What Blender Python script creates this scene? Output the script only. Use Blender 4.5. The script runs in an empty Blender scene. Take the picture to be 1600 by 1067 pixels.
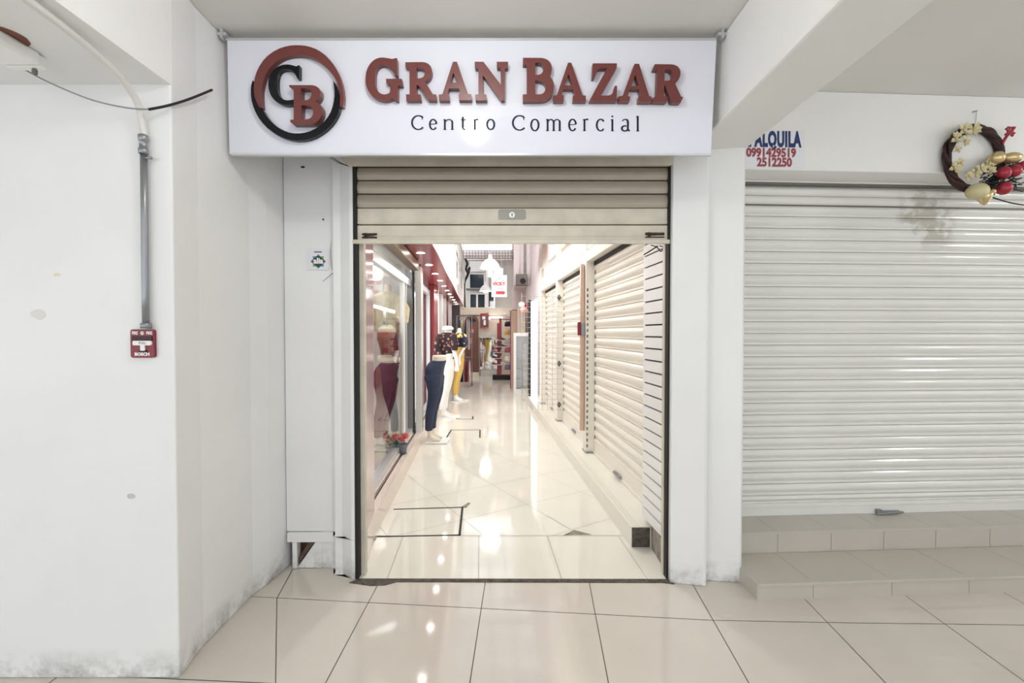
import bpy, math, random
from math import sin, cos, pi, radians, sqrt, atan
from mathutils import Vector, geometry
rnd = random.Random(7)
SC = bpy.context.scene
COL = SC.collection

# ------------------------------------------------------------------ camera, world, exposure
F = 711.1; H = 1.43; PIT = atan(13.5 / F)
cd = bpy.data.cameras.new('camera'); cam = bpy.data.objects.new('camera', cd); COL.objects.link(cam)
cam.location = (0, 0, H); cam.rotation_euler = (pi / 2 - PIT, 0, 0)
cd.sensor_width = 36; cd.lens = 36 * F / 1600; cd.clip_start = .02
SC.camera = cam
wd = bpy.data.worlds.new('world'); SC.world = wd; wd.use_nodes = True
bg = wd.node_tree.nodes['Background']
bg.inputs[0].default_value = (.93, .965, 1.0, 1); bg.inputs[1].default_value = 1.25
vs = SC.view_settings
vs.view_transform = 'Standard'; vs.look = 'None'; vs.gamma = 1; vs.use_curve_mapping = False
vs.exposure = 0.71
SC.cycles.max_bounces = 10; SC.cycles.diffuse_bounces = 6; SC.cycles.glossy_bounces = 5
SC.cycles.transparent_max_bounces = 12
SC.cycles.sample_clamp_indirect = 6

def lamp(name, kind, loc, power, size=.1, color=(1, 1, 1), rot=(0, 0, 0), size_y=None, parent=None):
    l = bpy.data.lights.new(name, kind); l.energy = power; l.color = color
    if kind == 'AREA':
        l.size = size
        if size_y: l.shape = 'RECTANGLE'; l.size_y = size_y
    else: l.shadow_soft_size = size
    o = bpy.data.objects.new(name, l); COL.objects.link(o)
    o.rotation_euler = rot
    if parent is not None:
        o.parent = parent; o.location = Vector(loc) - parent.location
    else: o.location = loc
    return o

# ------------------------------------------------------------------ helpers
CP, SP = cos(PIT), sin(PIT)
def at(px, py, Y):
    a = (px - 800) / F; b = (533.5 - py) / F
    d = (a, CP + b * SP, -SP + b * CP); k = Y / d[1]
    return Vector((d[0] * k, Y, H + d[2] * k))
def K(u, v, z): return Vector((u - .0773 * v, v, z))           # the passage runs slightly askew to the front
RA = math.atan(.0559)
def R(s, t, z): return Vector((1.31 + s * cos(RA) - t * sin(RA), 2.6 + s * sin(RA) + t * cos(RA), z))   # shop front beside it
def W(x, y, z): return Vector((x, y, z))

class MB:
    def __init__(s, f=W): s.v = []; s.f = []; s.m = []; s.sm = []; s.T = f
    def add(s, vs, fs, mi=0, smooth=False, raw=False):
        n = len(s.v)
        s.v += [Vector(p) if raw else s.T(*p) for p in vs]
        for f in fs: s.f.append([n + i for i in f]); s.m.append(mi); s.sm.append(smooth)
        return s
    def box(s, x0, x1, y0, y1, z0, z1, mi=0):
        return s.add([(x0, y0, z0), (x1, y0, z0), (x1, y1, z0), (x0, y1, z0), (x0, y0, z1), (x1, y0, z1), (x1, y1, z1), (x0, y1, z1)],
                     [(3, 2, 1, 0), (4, 5, 6, 7), (0, 1, 5, 4), (1, 2, 6, 5), (2, 3, 7, 6), (3, 0, 4, 7)], mi)
    def prism(s, poly, z0, z1, mi=0):       # floor plan polygon (ccw) pulled up
        n = len(poly)
        s.add([(x, y, z0) for x, y in poly] + [(x, y, z1) for x, y in poly],
              [tuple(range(n))[::-1], tuple(range(n, 2 * n))] + [(i, (i + 1) % n, n + (i + 1) % n, n + i) for i in range(n)], mi)
        return s
    def plate(s, outer, holes, depth, P, mi=0, back=True):    # outline (2-D) with holes; P(x, y, d) gives the point, d from 0 front to depth
        loops = [outer] + holes; flat = [p for l in loops for p in l]
        tris = geometry.tessellate_polygon([[Vector((p[0], p[1], 0)) for p in l] for l in loops])
        N = len(flat)
        vs = [P(x, y, 0) for x, y in flat] + [P(x, y, depth) for x, y in flat]
        fs = [tuple(t) for t in tris]
        if depth:
            if back: fs += [tuple(i + N for i in t[::-1]) for t in tris]
            o = 0
            for l in loops:
                n = len(l)
                fs += [(o + i, o + (i + 1) % n, N + o + (i + 1) % n, N + o + i) for i in range(n)]; o += n
        return s.add(vs if depth else vs[:N], fs, mi, raw=True)
    def tube(s, pts, r, n=8, mi=0, cap=True, rad=None):
        pts = [Vector(s.T(*p)) for p in pts]; rings = []; up = None
        for i, p in enumerate(pts):
            d = (pts[min(i + 1, len(pts) - 1)] - pts[max(i - 1, 0)]).normalized()
            if up is None:
                up = Vector((0, 0, 1)) if abs(d.z) < .9 else Vector((1, 0, 0))
            a = d.cross(up).normalized(); b = a.cross(d).normalized(); up = b
            rr = rad[i] if rad else r
            rings.append([p + a * (rr * cos(2 * pi * k / n)) + b * (rr * sin(2 * pi * k / n)) for k in range(n)])
        vs = [p for q in rings for p in q]; fs = []
        for i in range(len(rings) - 1):
            for k in range(n): fs.append((i * n + k, i * n + (k + 1) % n, (i + 1) * n + (k + 1) % n, (i + 1) * n + k))
        if cap: fs += [tuple(range(n))[::-1], tuple(range((len(rings) - 1) * n, len(rings) * n))]
        return s.add(vs, fs, mi, True, raw=True)
    def lathe(s, c, prof, n=24, mi=0):       # prof: (radius, height) about a vertical axis
        c = Vector(c); vs = []; fs = []
        for r, h in prof: vs += [s.T(c.x + r * cos(2 * pi * k / n), c.y + r * sin(2 * pi * k / n), c.z + h) for k in range(n)]
        for i in range(len(prof) - 1):
            for k in range(n): fs.append((i * n + k, i * n + (k + 1) % n, (i + 1) * n + (k + 1) % n, (i + 1) * n + k))
        return s.add(vs, fs, mi, True, raw=True)
    def ball(s, c, r, n=14, sx=1, sy=1, sz=1, mi=0):
        c = Vector(c); m = n // 2; vs = []; fs = []
        for i in range(m + 1):
            t = pi * i / m
            for k in range(n):
                q = 2 * pi * k / n
                vs.append((c.x + r * sx * sin(t) * cos(q), c.y + r * sy * sin(t) * sin(q), c.z + r * sz * cos(t)))
        for i in range(m):
            for k in range(n): fs.append((i * n + k, (i + 1) * n + k, (i + 1) * n + (k + 1) % n, i * n + (k + 1) % n))
        return s.add(vs, fs, mi, True)
    def loft(s, secs, n=16, mi=0):           # secs: (cx, cy, z, rx, ry)
        vs = []; fs = []
        for cx, cy, z, rx, ry in secs: vs += [(cx + rx * cos(2 * pi * k / n), cy + ry * sin(2 * pi * k / n), z) for k in range(n)]
        for i in range(len(secs) - 1):
            for k in range(n): fs.append((i * n + k, i * n + (k + 1) % n, (i + 1) * n + (k + 1) % n, (i + 1) * n + k))
        fs += [tuple(range(n))[::-1], tuple(range((len(secs) - 1) * n, len(secs) * n))]
        return s.add(vs, fs, mi, True)
    def strip(s, a, b, prof, mi=0, flip=False):   # profile (offset, z) swept from a=(x,y) to b=(x,y); offset goes along the normal
        d = (b[0] - a[0], b[1] - a[1]); L = sqrt(d[0] ** 2 + d[1] ** 2); nx, ny = d[1] / L, -d[0] / L
        vs = [(a[0] + nx * o, a[1] + ny * o, z) for o, z in prof] + [(b[0] + nx * o, b[1] + ny * o, z) for o, z in prof]
        n = len(prof)
        return s.add(vs, [(i, i + 1, n + i + 1, n + i) for i in range(n - 1)], mi)
    def build(s, name, mats, parent=None, origin=None, bevel=0, smooth=None):
        if not isinstance(mats, (list, tuple)): mats = [mats]
        o0 = parent_world(parent) if parent is not None else Vector(origin if origin is not None else (0, 0, 0))
        me = bpy.data.meshes.new(name)
        me.from_pydata([tuple(p - o0) for p in s.v], [], s.f)
        for m in mats: me.materials.append(m)
        me.polygons.foreach_set('material_index', s.m)
        me.polygons.foreach_set('use_smooth', s.sm if smooth is None else [smooth] * len(s.f))
        me.validate(); me.update()
        o = bpy.data.objects.new(name, me); COL.objects.link(o)
        if parent is not None: o.parent = parent
        else: o.location = o0
        if bevel:
            b = o.modifiers.new('bevel', 'BEVEL'); b.width = bevel; b.segments = 2; b.limit_method = 'ANGLE'
        return o
def parent_world(p):
    v = Vector(p.location); q = p.parent
    while q is not None: v += q.location; q = q.parent
    return v
def tag(o, label, cat, group=None):
    o['label'] = label; o['category'] = cat
    if group: o['group'] = group
    return o
def thing(name, label, cat, loc, group=None):
    o = bpy.data.objects.new(name, None); COL.objects.link(o); o.location = loc; o.empty_display_size = .1
    return tag(o, label, cat, group)
def struct(o):
    o['kind'] = 'structure'; return o
def text_geo(txt, size, sx=1.0, spacing=1.0, bold=0.0):
    c = bpy.data.curves.new('t', 'FONT'); c.body = txt; c.size = size; c.space_character = spacing
    c.align_x = 'CENTER'; c.align_y = 'CENTER'; c.offset = bold; c.resolution_u = 3
    o = bpy.data.objects.new('t', c); COL.objects.link(o)
    bpy.context.view_layer.update()
    me = bpy.data.meshes.new_from_object(o)
    vs = [(v.co.x * sx, v.co.y) for v in me.vertices]; fs = [tuple(p.vertices) for p in me.polygons]
    bpy.data.objects.remove(o); bpy.data.curves.remove(c); bpy.data.meshes.remove(me)
    return vs, fs
def add_text(mb, txt, size, P, sx=1.0, spacing=1.0, bold=0.0, mi=0):     # P(x, y) gives the point on the carrying surface
    vs, fs = text_geo(txt, size, sx, spacing, bold)
    mb.add([P(x, y) for x, y in vs], fs, mi, raw=True)

# ------------------------------------------------------------------ materials
def lin(c): return tuple(((x / 255) / 12.92 if x / 255 <= .04045 else (((x / 255) + .055) / 1.055) ** 2.4) for x in c)
def mat(name, c, rough=.5, metal=0, emit=None, es=0, var=0, scale=6, bump=0, bscale=60, spec=.5, coat=0, dirt=None, stretch=None):
    m = bpy.data.materials.new(name); m.use_nodes = True; nt = m.node_tree; n = nt.nodes; b = n['Principled BSDF']
    col = lin(c) + (1,)
    b.inputs['Base Color'].default_value = col; b.inputs['Roughness'].default_value = rough; b.inputs['Metallic'].default_value = metal
    b.inputs['Specular IOR Level'].default_value = spec; b.inputs['Coat Weight'].default_value = coat; b.inputs['Coat Roughness'].default_value = .05
    if emit: b.inputs['Emission Color'].default_value = lin(emit) + (1,); b.inputs['Emission Strength'].default_value = es
    tc = n.new('ShaderNodeTexCoord'); src = tc.outputs['Object']
    if stretch:
        mp = n.new('ShaderNodeMapping'); mp.inputs['Scale'].default_value = stretch; nt.links.new(src, mp.inputs[0]); src = mp.outputs[0]
    out = None
    if var:
        nz = n.new('ShaderNodeTexNoise'); nz.inputs['Scale'].default_value = scale; nz.inputs['Detail'].default_value = 5
        nt.links.new(src, nz.inputs['Vector'])
        r = n.new('ShaderNodeValToRGB'); r.color_ramp.elements[0].position = .3; r.color_ramp.elements[1].position = .7
        r.color_ramp.elements[0].color = tuple(x * (1 - var) for x in col[:3]) + (1,); r.color_ramp.elements[1].color = tuple(min(1, x * (1 + var * .6)) for x in col[:3]) + (1,)
        nt.links.new(nz.outputs['Fac'], r.inputs[0]); out = r.outputs[0]; nt.links.new(out, b.inputs['Base Color'])
    if dirt:      # grime: (colour, top of the grimy band, band height, strength) broken up by noise
        dc, top, hgt, amt = dirt
        sep = n.new('ShaderNodeSeparateXYZ'); geo = n.new('ShaderNodeNewGeometry'); nt.links.new(geo.outputs['Position'], sep.inputs[0])
        mr = n.new('ShaderNodeMapRange'); mr.inputs[1].default_value = top; mr.inputs[2].default_value = top - hgt; nt.links.new(sep.outputs[2], mr.inputs[0])
        nz = n.new('ShaderNodeTexNoise'); nz.inputs['Scale'].default_value = 9; nz.inputs['Detail'].default_value = 8; nz.inputs['Roughness'].default_value = .7; nt.links.new(geo.outputs['Position'], nz.inputs['Vector'])
        r2 = n.new('ShaderNodeValToRGB'); r2.color_ramp.elements[0].position = .42; r2.color_ramp.elements[1].position = .68; nt.links.new(nz.outputs['Fac'], r2.inputs[0])
        mu = n.new('ShaderNodeMath'); mu.operation = 'MULTIPLY'; nt.links.new(mr.outputs[0], mu.inputs[0]); nt.links.new(r2.outputs[0], mu.inputs[1])
        m2 = n.new('ShaderNodeMath'); m2.operation = 'MULTIPLY'; m2.inputs[1].default_value = amt; nt.links.new(mu.outputs[0], m2.inputs[0])
        mx = n.new('ShaderNodeMixRGB'); nt.links.new(m2.outputs[0], mx.inputs[0])
        if out: nt.links.new(out, mx.inputs[1])
        else: mx.inputs[1].default_value = col
        mx.inputs[2].default_value = lin(dc) + (1,); nt.links.new(mx.outputs[0], b.inputs['Base Color'])
    if bump:
        nz = n.new('ShaderNodeTexNoise'); nz.inputs['Scale'].default_value = bscale; nz.inputs['Detail'].default_value = 4; nt.links.new(src, nz.inputs['Vector'])
        bp = n.new('ShaderNodeBump'); bp.inputs['Strength'].default_value = bump; bp.inputs['Distance'].default_value = .01
        nt.links.new(nz.outputs['Fac'], bp.inputs['Height']); nt.links.new(bp.outputs[0], b.inputs['Normal'])
    return m
def glass_mat(name, tint=(1, 1, 1)):
    m = bpy.data.materials.new(name); m.use_nodes = True; nt = m.node_tree; n = nt.nodes
    for x in list(n): n.remove(x)
    o = n.new('ShaderNodeOutputMaterial'); t = n.new('ShaderNodeBsdfTransparent'); t.inputs[0].default_value = tint + (1,)
    g = n.new('ShaderNodeBsdfGlossy'); g.inputs['Roughness'].default_value = .02
    fr = n.new('ShaderNodeFresnel'); fr.inputs[0].default_value = 1.5
    mx = n.new('ShaderNodeMixShader'); nt.links.new(fr.outputs[0], mx.inputs[0]); nt.links.new(t.outputs[0], mx.inputs[1]); nt.links.new(g.outputs[0], mx.inputs[2])
    nt.links.new(mx.outputs[0], o.inputs[0]); return m
M = {}
M['wall'] = mat('white_wall_paint', (232, 232, 231), .42, var=.03, scale=2.5, bump=.12, bscale=14, dirt=((96, 92, 86), .13, .13, .8))
M['wall_hi'] = mat('white_upper_paint', (231, 231, 229), .45, var=.02, scale=2, bump=.1, bscale=12)
M['ceil'] = mat('ceiling_paint', (224, 222, 218), .6, var=.03, scale=1.5, bump=.1, bscale=10)
M['tile'] = mat('cream_porcelain_tile', (212, 205, 194), .07, var=.04, scale=3, spec=.55)
M['tile_in'] = mat('ivory_polished_tile', (234, 232, 219), .06, var=.025, scale=3, spec=.6)
M['grout'] = mat('grey_grout', (98, 91, 82), .9)
M['grout_lt'] = mat('pale_grout', (168, 162, 148), .9)
M['cement'] = mat('rough_dark_cement', (92, 86, 78), .95, var=.5, scale=30, bump=.8, bscale=60)
M['cement_lt'] = mat('grey_cement', (150, 142, 132), .9, var=.4, scale=18, bump=.6, bscale=50)
M['step'] = mat('beige_step_tile', (190, 184, 174), .35, var=.04, scale=4)
M['panel'] = mat('white_acrylic_sign_face', (219, 220, 230), .07, spec=.5)
M['alu'] = mat('brushed_aluminium', (205, 207, 208), .35, .6)
M['red'] = mat('brick_red_acrylic', (106, 53, 49), .3, spec=.45)
M['black'] = mat('gloss_black_acrylic', (12, 13, 19), .2, spec=.25)
M['navy'] = mat('navy_print', (22, 30, 52), .5, spec=.2)
M['shut'] = mat('shaded_cream_slat_paint', (172, 162, 145), .34, var=.06, scale=5, stretch=(1, 1, 4))  # slat colour lowered to carry the sign's shadow
M['shut_bar'] = mat('worn_cream_bar_paint', (206, 199, 183), .42, var=.12, scale=9, bump=.1)
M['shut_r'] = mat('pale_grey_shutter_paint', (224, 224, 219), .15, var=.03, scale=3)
def blotch(m, x0, x1, z0, z1, col):  # mixes a darker, noise-broken patch into the base colour
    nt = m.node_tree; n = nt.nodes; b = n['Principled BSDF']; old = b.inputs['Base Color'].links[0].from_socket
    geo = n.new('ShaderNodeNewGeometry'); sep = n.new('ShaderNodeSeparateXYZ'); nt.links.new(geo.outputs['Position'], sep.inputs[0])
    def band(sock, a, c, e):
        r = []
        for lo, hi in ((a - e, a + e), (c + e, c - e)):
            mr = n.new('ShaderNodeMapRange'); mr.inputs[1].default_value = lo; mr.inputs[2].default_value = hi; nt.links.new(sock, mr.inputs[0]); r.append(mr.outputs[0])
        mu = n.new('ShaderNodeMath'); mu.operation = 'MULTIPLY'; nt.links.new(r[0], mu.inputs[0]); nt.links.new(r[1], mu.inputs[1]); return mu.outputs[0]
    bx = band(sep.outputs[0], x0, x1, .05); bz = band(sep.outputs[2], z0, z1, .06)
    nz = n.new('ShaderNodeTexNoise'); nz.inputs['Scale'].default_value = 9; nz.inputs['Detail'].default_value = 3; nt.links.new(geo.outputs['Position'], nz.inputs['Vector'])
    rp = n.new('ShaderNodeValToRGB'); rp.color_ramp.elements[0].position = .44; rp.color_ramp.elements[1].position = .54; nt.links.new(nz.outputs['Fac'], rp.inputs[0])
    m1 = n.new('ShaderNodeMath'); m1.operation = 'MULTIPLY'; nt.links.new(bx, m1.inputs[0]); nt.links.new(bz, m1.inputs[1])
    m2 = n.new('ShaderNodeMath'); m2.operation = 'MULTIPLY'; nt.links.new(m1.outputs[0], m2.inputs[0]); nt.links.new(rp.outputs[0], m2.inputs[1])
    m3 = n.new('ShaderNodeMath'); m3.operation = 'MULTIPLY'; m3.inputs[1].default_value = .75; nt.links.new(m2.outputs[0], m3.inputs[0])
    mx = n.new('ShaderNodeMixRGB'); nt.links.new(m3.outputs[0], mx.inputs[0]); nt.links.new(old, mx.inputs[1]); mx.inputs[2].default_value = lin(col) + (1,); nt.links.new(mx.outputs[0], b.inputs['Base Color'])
blotch(M['shut_r'], 2.58, 2.95, 2.02, 2.34, (176, 168, 156))
M['shut_in'] = mat('ivory_shutter_paint', (233, 229, 217), .35)
M['dark'] = mat('black_rubber', (24, 23, 22), .7)
M['grime'] = mat('dark_rusty_grime', (66, 54, 44), .9, var=.5, scale=40)
M['galv'] = mat('galvanised_steel', (150, 152, 155), .35, .75)
M['pvc'] = mat('white_plastic_pipe', (214, 213, 208), .4)
M['alarm'] = mat('maroon_plastic', (126, 28, 42), .3)
M['alarm_dk'] = mat('dark_maroon_plastic', (60, 16, 30), .5)
M['white'] = mat('white_plastic', (236, 236, 234), .35)
M['pink'] = mat('mauve_pink_tile', (196, 168, 166), .12, var=.05, scale=4)
M['pink_lt'] = mat('pale_pink_tile', (222, 208, 198), .15, var=.04, scale=4)
M['soffit'] = mat('glossy_red_laminate', (152, 64, 68), .22, spec=.3)
M['bronze'] = mat('bronze_aluminium', (128, 108, 88), .35, .5)
M['brown'] = mat('brown_painted_wood', (120, 76, 66), .45, var=.1, scale=8)
M['salmon'] = mat('varnished_salmon_wood', (208, 176, 156), .4, var=.1, scale=10, stretch=(6, 6, .5))
M['jeans'] = mat('blue_denim', (52, 60, 84), .85, var=.14, scale=14, bump=.2, bscale=300)
M['maroon'] = mat('maroon_denim', (122, 42, 60), .8, var=.1, scale=14)
M['skin'] = mat('ivory_mannequin_plastic', (232, 222, 204), .35)
M['skinw'] = mat('white_mannequin_plastic', (238, 236, 230), .35)
M['whitecloth'] = mat('white_cotton', (240, 240, 238), .85, bump=.2, bscale=25)
M['yellow'] = mat('mustard_cotton', (214, 178, 96), .85, var=.06)
M['cream'] = mat('cream_ruffled_fabric', (220, 212, 184), .8, var=.16, scale=20, bump=.6, bscale=40)
M['sequin'] = mat('red_sequin_fabric', (140, 38, 40), .25, .3, var=.5, scale=40, bump=.7, bscale=60)
M['leaf'] = mat('green_leaf', (74, 104, 62), .5, var=.2, scale=20)
M['flower'] = mat('coral_petal', (204, 92, 88), .6)
M['vine'] = mat('dark_brown_twig', (56, 32, 30), .7, var=.35, scale=30, bump=.5)
M['gold'] = mat('champagne_gold_foil', (212, 190, 142), .25, .7)
M['goldp'] = mat('pale_gold_fabric', (200, 190, 150), .5, .2, var=.1)
M['redb'] = mat('dusty_red_foil', (160, 48, 62), .3, .3)
M['pine'] = mat('dark_pine_needles', (26, 32, 28), .8)
M['ink_red'] = mat('crimson_print', (150, 66, 76), .6)
M['ink_blue'] = mat('navy_blue_print', (28, 52, 100), .6)
M['paper'] = mat('white_paper', (226, 226, 231), .7)
M['glass'] = glass_mat('shop_glass', (.97, .985, .98))
M['win_dark'] = mat('dark_window_glass', (40, 54, 62), .08)
M['grey'] = mat('charcoal_panel', (84, 80, 80), .5)
M['grey2'] = mat('mid_grey_plastic', (110, 104, 98), .5)
M['upper'] = mat('pinkish_white_plaster', (230, 220, 220), .6, var=.04)
M['beige'] = mat('beige_plaster', (220, 208, 190), .6, var=.04)
M['concrete'] = mat('grey_beige_concrete', (202, 198, 192), .8, var=.08)
M['shopwall'] = mat('white_shop_wall', (240, 238, 236), .5)
M['tube_em'] = mat('lit_tube', (255, 255, 255), .4, emit=(255, 255, 255), es=8)
M['down_em'] = mat('lit_downlight', (255, 255, 255), .4, emit=(255, 252, 246), es=20)
M['pend_em'] = mat('lit_bulb', (255, 255, 255), .4, emit=(255, 255, 255), es=14)
M['sky_em'] = mat('daylit_translucent_sheet', (255, 255, 255), .5, emit=(250, 252, 255), es=1.3)
M['globe_em'] = mat('lit_globe', (255, 255, 255), .4, emit=(255, 255, 253), es=40)
M['globe_em2'] = mat('lit_globe', (255, 255, 255), .4, emit=(255, 255, 255), es=70)
M['lit_panel'] = mat('backlit_white_panel', (255, 255, 255), .4, emit=(250, 248, 255), es=.75)
M['purple'] = mat('purple_trim', (130, 70, 120), .5)
M['pinkcloth'] = mat('pink_fabric', (214, 120, 132), .8)
M['wire'] = mat('white_coated_wire', (206, 206, 202), .4)
M['wire_g'] = mat('grey_coated_wire', (186, 186, 182), .4)
M['mirror'] = mat('mirror_glass', (225, 228, 228), .03, 1.0)
M['rust'] = mat('rust_brown_patch', (128, 82, 70), .9, var=.3, scale=20)
M['brick'] = mat('raw_brick', (120, 78, 66), .9, var=.25, scale=12)
M['wood_dk'] = mat('weathered_dark_wood', (92, 76, 66), .8, var=.3, scale=16)

# ------------------------------------------------------------------ hall shell
ZC = 2.88
def floor_hall():
    mb = MB(); g = .0022
    mb.add([(-8, -3, -.002), (9, -3, -.002), (9, 2.615, -.002), (-8, 2.615, -.002)], [(0, 1, 2, 3)], 1)
    mb.add([(-2, 2.6, -.002), (-.86, 2.6, -.002), (-.86, 2.9, -.002), (-2, 2.9, -.002)], [(0, 1, 2, 3)], 1)
    mb.add([(.88, 2.6, -.002), (9, 2.6, -.002), (9, 4, -.002), (.88, 4, -.002)], [(0, 1, 2, 3)], 1)
    cols = [-5.5, -4.9, -4.3, -3.7, -3.1, -2.5, -1.88, -1.27, -.762, -.163, .418, .998, 1.556, 2.126, 2.7, 3.3, 3.9, 4.5, 5.1, 5.7, 6.3]
    def cx(i, y):
        if i == 7: return (-1.262 + (2.418 - y) * .504) if y < 2.42 else -1.266 - (y - 2.42) * .2
        base = cols[i]; sl = {8: -.0, 9: .025, 10: .065, 11: .083, 12: .08, 13: .066}.get(i, .03)
        return base + (y - 2.2) * sl
    def rowy(x):
        return 2.43 - .0845 * (x + 1.271) if x < 1.1 else 2.2296 - .02 * (x - 1.1)
    for i in range(len(cols) - 1):
        for j in range(-9, 2):
            def P(i_, j_, dx, dy):
                y = rowy(cols[i_]) + j_ * .6
                if j_ == 1: y = 3.3
                return (cx(i_, y) + dx, y + dy, 0)
            y_far = 1 if j >= 0 else j + 1
            if j > 0: continue
            q = [P(i, j, g, g), P(i + 1, j, -g, g), P(i + 1, y_far, -g, -g), P(i, y_far, g, -g)]
            if j == 0:
                # last row stops at the threshold, except in front of the piers and the steps
                lim = 2.585 if (cols[i] > -.8 and cols[i + 1] < 1.05) else 3.1
                def clip(a, b):
                    t = (lim - a[1]) / (b[1] - a[1]); return (a[0] + (b[0] - a[0]) * t, lim, 0)
                q = [q[0], q[1], clip(q[1], q[2]), clip(q[0], q[3])]
            mb.add(q, [(0, 1, 2, 3)], 0)
    return struct(mb.build('floor', [M['tile'], M['grout']]))
floor_hall()
mb = MB(); mb.box(-9, 9, -3, 2.9, ZC, ZC + .1); struct(mb.build('ceiling', M['ceil']))
# column on the alarm side with its return, and the lowered soffit in front of it
mb = MB()
mb.prism([(-9, 1.857), (-1.377, 1.857), (-1.408, 2.05), (-1.412, 2.454), (-1.385, 2.58), (-1.368, 2.78), (-1.368, 2.95), (-9, 2.95)], 0, ZC)
struct(mb.build('wall_left', M['wall'], bevel=.008))
mb = MB(); mb.box(-9, -1.3775, -3, 1.86, 2.432, ZC); struct(mb.build('trim_1', M['wall']))
# front wall: pier with a splayed edge, lintel, pier pair
mb = MB()
ZV = .226
mb.prism([(-1.368, 2.737), (-1.088, 2.737), (-.93, 2.615), (-.908, 2.612), (-.912, 2.672), (-1.05, 2.672), (-1.05, 2.95), (-1.368, 2.95)], ZV, ZC)
mb.prism([(-1.16, 2.745), (-1.088, 2.737), (-.93, 2.615), (-.908, 2.612), (-.912, 2.672), (-1.05, 2.672), (-1.05, 2.95), (-1.16, 2.95)], 0, ZV)
mb.prism([(-1.368, 2.86), (-1.16, 2.86), (-1.16, 2.95), (-1.368, 2.95)], 0, ZV)
mb.box(-.895, .905, 2.66, 2.95, 2.36, ZC)
mb.prism([(.905, 2.575), (1.08, 2.54), (1.098, 2.545), (1.098, 2.604), (1.305, 2.575), (1.325, 2.60), (1.36, 3.3), (1.25, 3.3), (1.25, 2.69), (.925, 2.69), (.905, 2.66)], 0, ZC)
struct(mb.build('wall_front', M['wall'], bevel=.006))
mb = MB(); mb.prism([(1.026, -3), (1.325, -3), (1.325, 2.62), (1.026, 2.62)], 2.47, ZC); struct(mb.build('trim_2', M['wall_hi'], bevel=.012))
mb = MB(); mb.box(5.6, 5.8, -3, 2.45, 0, ZC); struct(mb.build('wall_daylight_block', M['wall_hi']))  # unseen wall, added to hold back daylight on this side
# shop front beside: lintel wall above the roller shutter
mb = MB(R)
mb.box(-.02, 6.5, .126, .32, 2.405, ZC); mb.box(-.02, 6.5, .32, .5, 2.40, ZC)
struct(mb.build('wall_right', M['wall_hi'], bevel=.008))
# rough cement sill across the opening
mb = MB()
zz = [(-.93, 2.575), (-.80, 2.545), (-.72, 2.55), (-.66, 2.583), (-.3, 2.583), (.2, 2.579), (.86, 2.575), (.92, 2.56), (.94, 2.6), (.90, 2.612), (-.89, 2.618)]
mb.prism(zz, -.02, .004); struct(mb.build('trim_3', M['cement']))

# ------------------------------------------------------------------ passage floor, kerbs
def floor_passage():
    mb = MB()
    mb.add([(-.905, 2.6, -.0045), (.95, 2.6, -.0045), (.95, 3.1, -.0045), (2.6, 3.1, -.0045), (2.6, 16, -.0045), (-5, 16, -.0045), (-3, 3.1, -.0045), (-.95, 3.1, -.0045)], [(0, 1, 2, 3, 4, 5, 6, 7)], 1)
    g = .0015
    cs = [-.905, -.724, -.193, .289, .786, 1.3]
    for a, b in zip(cs, cs[1:]):
        mb.add([(a + g, 2.605, 0), (b - g, 2.605, 0), (b - g - .04, 3.172, 0), (a + g - .04, 3.172, 0)], [(0, 1, 2, 3)], 0)
    # lozenge tiles beyond
    s = .58; ux, uy = s * cos(radians(32)), s * sin(radians(32))
    def lim(poly):     # clip to y >= 3.178
        out = []
        for i in range(len(poly)):
            p, q = poly[i], poly[(i + 1) % len(poly)]
            if p[1] >= 3.178: out.append(p)
            if (p[1] < 3.178) != (q[1] < 3.178):
                t = (3.178 - p[1]) / (q[1] - p[1]); out.append((p[0] + (q[0] - p[0]) * t, 3.178))
        return out
    ax, ay = ux, uy; bx, by = -uy, ux
    for i in range(-8, 26):
        for j in range(-14, 30):
            cx, cy = .43 + ax * i + bx * j, 3.27 + ay * i + by * j
            poly = [(cx + ax * a + bx * b, cy + ay * a + by * b) for a, b in ((.003, .003), (.997, .003), (.997, .997), (.003, .997))]
            if max(p[1] for p in poly) < 3.18 or min(p[1] for p in poly) > 17 or max(p[0] for p in poly) < -4 or min(p[0] for p in poly) > 1.6: continue
            poly = lim(poly)
            if len(poly) >= 3: mb.add([(x, y, 0) for x, y in poly], [tuple(range(len(poly)))], 0)
    mb.add([(.36, 3.182, .0006), (.57, 3.19, .0006), (.45, 3.27, .0006)], [(0, 1, 2)], 2)
    mb.add([(-.42, 3.70, .0006), (-.375, 3.68, .0006), (-.345, 3.79, .0006), (-.37, 3.8, .0006)], [(0, 1, 2, 3)], 2)
    for p in mb.v: p.z += .003
    return struct(mb.build('floor', [M['tile_in'], M['grout_lt'], M['cement_lt']]))
floor_passage()
mb = MB(K)
mb.box(1.024, 1.7, 3.005, 12.5, -.01, .14)
for k in range(3): mb.box(1.045 + k * .017, 1.047 + k * .017, 3.01, 12.4, .14, .1405, 2)
mb.add([(1.03, 3.003, .004), (1.15, 3.003, .004), (1.15, 3.003, .135), (1.03, 3.003, .135)], [(0, 1, 2, 3)], 1)
struct(mb.build('baseboard_right', [M['tile_in'], M['cement'], M['grout_lt']]))
mb = MB(K)
mb.box(-.772, -.713, 3.13, 14.5, -.01, .17); mb.box(-.79, -.772, 3.13, 5.9, -.01, .155, 1); mb.box(-.83, -.79, 3.13, 14.5, -.01, .19)
mb.box(-1.1, -.83, 3.13, 14.5, -.01, .165)
struct(mb.build('baseboard_left', [M['pink_lt'], M['dark']]))
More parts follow.
